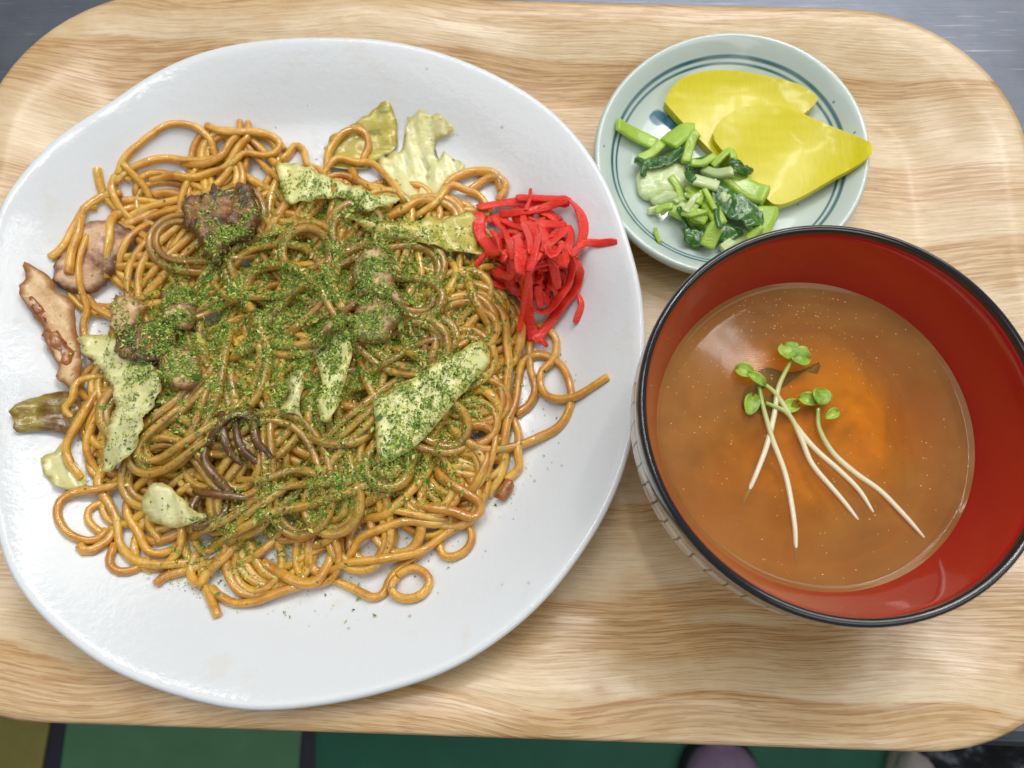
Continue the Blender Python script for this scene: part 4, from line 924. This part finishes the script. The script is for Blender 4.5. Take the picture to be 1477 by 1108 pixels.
# ------------------------------------------------------------------ sprouts in the soup
s = NT('sprout_stem'); o = s.obj(); g = s.n('ShaderNodeUVMap').outputs[0]; t = s.sep(g)[0]
s.set(Base_Color=s.ramp(t, [(0, (.22, .38, .04)), (.12, (.48, .55, .16)), (.35, (.82, .78, .52)), (1, (.88, .83, .66))]), Roughness=.25, Subsurface_Weight=.3, Subsurface_Radius=(.002, .002, .001), Subsurface_Scale=.5, Coat_Weight=.4)
s.bump(s.noise(o, 1200, 2), .3, .0002); M['sp_stem'] = s.m
M['sp_leaf'] = mat_food('sprout_leaf', (.24, .42, .03), (.40, .55, .07), (.10, .23, .015), 220, .4, .3, .6, (.5, .75), .2)
def sprout(stem_px, leaves, label, sink=0.0):
    z0 = SOUPZ + .0010
    p2 = trace(stem_px, PM, z0=z0, step=.0014); n = len(p2); q = np.linspace(0, 1, n)
    z = z0 + .0012 * np.exp(-q * 6) - .0030 * np.clip((q - .80) / .2, 0, 1) ** 1.3 * sink - .0006 + .0003 * np.sin(q * 9)
    p = np.c_[p2, z]; o0 = (p[0][0], p[0][1], SOUPZ)
    root = empty('radish_sprout', o0, label, 'sprout', None)
    rr = .00060 + .00036 * np.sin(np.pi * np.clip(q * .8 + .1, 0, 1)) - .00025 * np.clip((q - .9) / .1, 0, 1)
    v, f = sweep(p, rr, rr, 8)
    so = mk('stem', v, f, M['sp_stem'], parent=root, origin=o0)
    ul = so.data.uv_layers.new(name='UVMap'); vi = np.zeros(len(so.data.loops), dtype=np.int32); so.data.loops.foreach_get('vertex_index', vi)
    ul.data.foreach_set('uv', np.stack([(vi // 8) / (n + 2), vi * 0], 1).astype(np.float32).ravel())
    for (lx, ly, L, Wd, an, dz) in leaves:
        c = P(lx, ly, z0 + .0015 + dz); a_ = R(an); v = []; f = []; nu, nv = 12, 9
        L /= 4200; Wd /= 4200
        for i in range(nu):
            u = i / (nu - 1); ww = Wd * (math.sin(math.pi * min(1, u * .92 + .04)) ** .55) * (1 + .25 * u)
            if u > .8: ww *= 1 - .3 * (u - .8) / .2
            for j in range(nv):
                s_ = (j / (nv - 1) - .5) * 2; notch = .16 * L * max(0, 1 - abs(s_) * 2.2) * u ** 4
                lx_, ly_ = (u - .5) * L - notch, s_ * ww * .5
                zz = .0010 * s_ * s_ - .0014 * (u - .4) ** 2 * 3 + .0003 * noise.noise(Vector((u * 4, s_ * 3, lx)))
                v.append((c.x + lx_ * math.cos(a_) - ly_ * math.sin(a_), c.y + lx_ * math.sin(a_) + ly_ * math.cos(a_), c.z + zz))
        k = len(v); v += [(x, y, zq - .0004) for x, y, zq in v]
        for i in range(nu - 1):
            for j in range(nv - 1):
                b_ = i * nv + j; qd = (b_, b_ + nv, b_ + nv + 1, b_ + 1); f.append(qd); f.append(tuple(t_ + k for t_ in reversed(qd)))
        bd = [(i * nv, (i + 1) * nv) for i in range(nu - 1)] + [((i + 1) * nv + nv - 1, i * nv + nv - 1) for i in range(nu - 1)] + [(j + 1, j) for j in range(nv - 1)] + [((nu - 1) * nv + j, (nu - 1) * nv + j + 1) for j in range(nv - 1)]
        for x_, y_ in bd: f.append((y_, x_, x_ + k, y_ + k))
        mk('leaf', v, f, M['sp_leaf'], parent=root, origin=o0)
sprout([(1140, 522), (1123, 558), (1117, 600), (1107, 642), (1091, 684), (1076, 723)], [(1137, 505, 26, 28, 110, .001), (1156, 514, 30, 26, -5, .001)], 'radish sprout with the largest round leaf, its stem under a crossing one', 1)
sprout([(1104, 582), (1136, 597), (1156, 632), (1172, 668), (1201, 704), (1240, 749)], [(1140, 586, 32, 18, 20, -.0024)], 'yellowish radish sprout with leaves sunk in the soup', .3)
sprout([(1085, 543), (1114, 564), (1130, 584), (1146, 610), (1175, 645), (1211, 678), (1240, 707), (1262, 738)], [(1074, 534, 26, 20, 160, .0006), (1092, 546, 32, 13, -35, .001)], 'radish sprout with a dark wet leaf and a long white stem ending between two others', .3)
sprout([(1094, 558), (1101, 590), (1114, 632), (1133, 681), (1143, 730), (1153, 814)], [(1084, 582, 34, 20, 70, -.0012)], 'radish sprout whose white stem runs towards the rim past the crossing', 1)
sprout([(1179, 590), (1181, 618), (1201, 652), (1234, 681), (1270, 707), (1302, 740), (1335, 775)], [(1185, 571, 26, 24, 80, .001), (1166, 576, 26, 18, 160, -.0006), (1201, 597, 24, 13, 30, .001)], 'radish sprout with a small folded side leaf whose stem reaches the bowl wall', .2)
# seaweed drifting just under the surface
M['wakame'] = mat_food('soaked_seaweed', (.13, .13, .025), (.18, .16, .03), None, 120, .4, .1, .3)
wk = [P(x, y, SOUPZ - .003) for x, y in [(1075, 560), (1088, 540), (1110, 528), (1135, 535), (1160, 532), (1185, 520), (1178, 545), (1150, 565), (1128, 588), (1108, 606), (1088, 600), (1072, 585)]]
v, f, *_ = sheet_mesh([(p.x, p.y) for p in wk], lambda X, Y: np.full(len(X), SOUPZ - .0050), .0008, .0022, leafwave(.0005, 120), 51)
mk('seaweed_leaf', v, f, M['wakame'], label='dark soaked seaweed leaf blurred under the soup surface below the sprout leaves', cat='seaweed')
# fine bubbles and oil specks on the broth
v = []; f = []
for k in range(330):
    a_ = random.uniform(0, 2 * math.pi); q = math.sqrt(random.random()) * .97
    if random.random() < .5: a_ = random.gauss(2.0, .7); q = random.uniform(.5, .985)
    x, y = BX + rs * q * math.cos(a_), BY + rs * q * math.sin(a_); r_ = random.choice((.00013, .00018, .00022, .0003)); b_ = len(v)
    for (rr, zz) in ((1, -.2), (.75, .45), (.1, .75)):
        for i in range(6): v.append((x + r_ * rr * math.cos(i * math.pi / 3), y + r_ * rr * math.sin(i * math.pi / 3), SOUPZ + r_ * zz))
    for j in range(2):
        for i in range(6): f.append((b_ + j * 6 + i, b_ + j * 6 + (i + 1) % 6, b_ + j * 6 + 6 + (i + 1) % 6, b_ + j * 6 + 6 + i))
    f.append(tuple(b_ + 12 + i for i in range(6)))
M['bub'] = mat_plain('soup_bubble', (.80, .50, .26), .05)
mk('soup_bubbles', v, f, M['bub'], kind='stuff', label='tiny pale bubbles scattered on the soup surface', cat='bubbles')

# ------------------------------------------------------------------ what stands on the floor below
def shoe(px0, py0, w, mat, solemat, label, rot=0):
    c = P(px0, py0, FZ + .05); L = .27; ns = 22; m = 14
    root = empty('shoe', (c.x, c.y - L / 2, FZ + .0045), label, 'shoe')
    for nm, zlo, zhi, grow, mt in (('sole', 0, .022, 1.06, solemat), ('upper', .018, .078, 1.0, mat)):
        v = []; f = []
        for i in range(ns):
            u = i / (ns - 1); half = w / 2 * grow * (max(.0, 1 - (2 * abs(u - .5)) ** 4.5) ** .5 + .02) * (1 - .15 * math.cos(u * math.pi * 1.3 + .9)) 
            top = zhi if nm == 'sole' else zlo + (zhi - zlo) * (.55 + .45 * min(1, u * 1.6)) * (max(0, 1 - (2 * abs(u - .5)) ** 6) ** .5 * .85 + .15)
            y = c.y - u * L * grow + (grow - 1) * L / 2
            for j in range(m):
                t_ = math.pi * j / (m - 1)
                v.append((c.x + half * math.copysign(abs(math.cos(t_)) ** .7, math.cos(t_)), y, FZ + .0055 + zlo + (top - zlo) * max(0, math.sin(t_)) ** .7))
        for i in range(ns - 1):
            for j in range(m - 1): f.append((i * m + j, i * m + j + 1, (i + 1) * m + j + 1, (i + 1) * m + j))
            f.append((i * m + m - 1, i * m, (i + 1) * m, (i + 1) * m + m - 1))
        f.append(tuple(range(m))); f.append(tuple(reversed(range((ns - 1) * m, ns * m))))
        mk(nm, v, f, mt, parent=root, origin=root.location)
    return root
blk = mat_plain('black_rubber', (.02, .018, .02), .6)
shoe(1045, 1068, .105, mat_plain('mauve_leather', (.40, .26, .42), .55, .25, 60), blk, 'mauve shoe with a dark sole on the green floor below the tray')
shoe(1334, 1078, .075, mat_plain('pale_cloth', (.8, .66, .6), .7, .35, 45), mat_plain('cream_rubber', (.45, .42, .30), .6), 'pale pinkish shoe with a cream edge on the floor under the counter')
s = NT('marbled_cloth'); o = s.obj(); n = s.noise(o, 38, 4, .6)
s.set(Base_Color=s.ramp(n, [(.46, (.012, .013, .016)), (.56, (.03, .035, .045)), (.66, (.28, .31, .36))]), Roughness=.7)
c = P(1440, 1105, FZ + .1); v = []; f = []
for i in range(20):
    for j in range(20):
        x, y = (i / 19 - .5) * .24, (j / 19 - .5) * .30; e = max(0, 1 - (2 * abs(i / 19 - .5)) ** 4) * max(0, 1 - (2 * abs(j / 19 - .5)) ** 4)
        v.append((c.x + .045 + x, c.y - .09 + y, FZ + .0055 + e ** .4 * (.07 + .03 * noise.fractal(Vector((x * 18, y * 18, 2)), 1, 2, 3))))
for i in range(19):
    for j in range(19): f.append((i * 20 + j, (i + 1) * 20 + j, (i + 1) * 20 + j + 1, i * 20 + j + 1))
bd = [i * 20 for i in range(20)] + [19 * 20 + j for j in range(1, 20)] + [i * 20 + 19 for i in range(18, -1, -1)] + [j for j in range(18, 0, -1)]
f.append(tuple(reversed(bd)))
mk('cloth_bundle', v, f, s.m, label='black and grey marbled cloth bundle on the floor beside the pale shoe', cat='cloth')
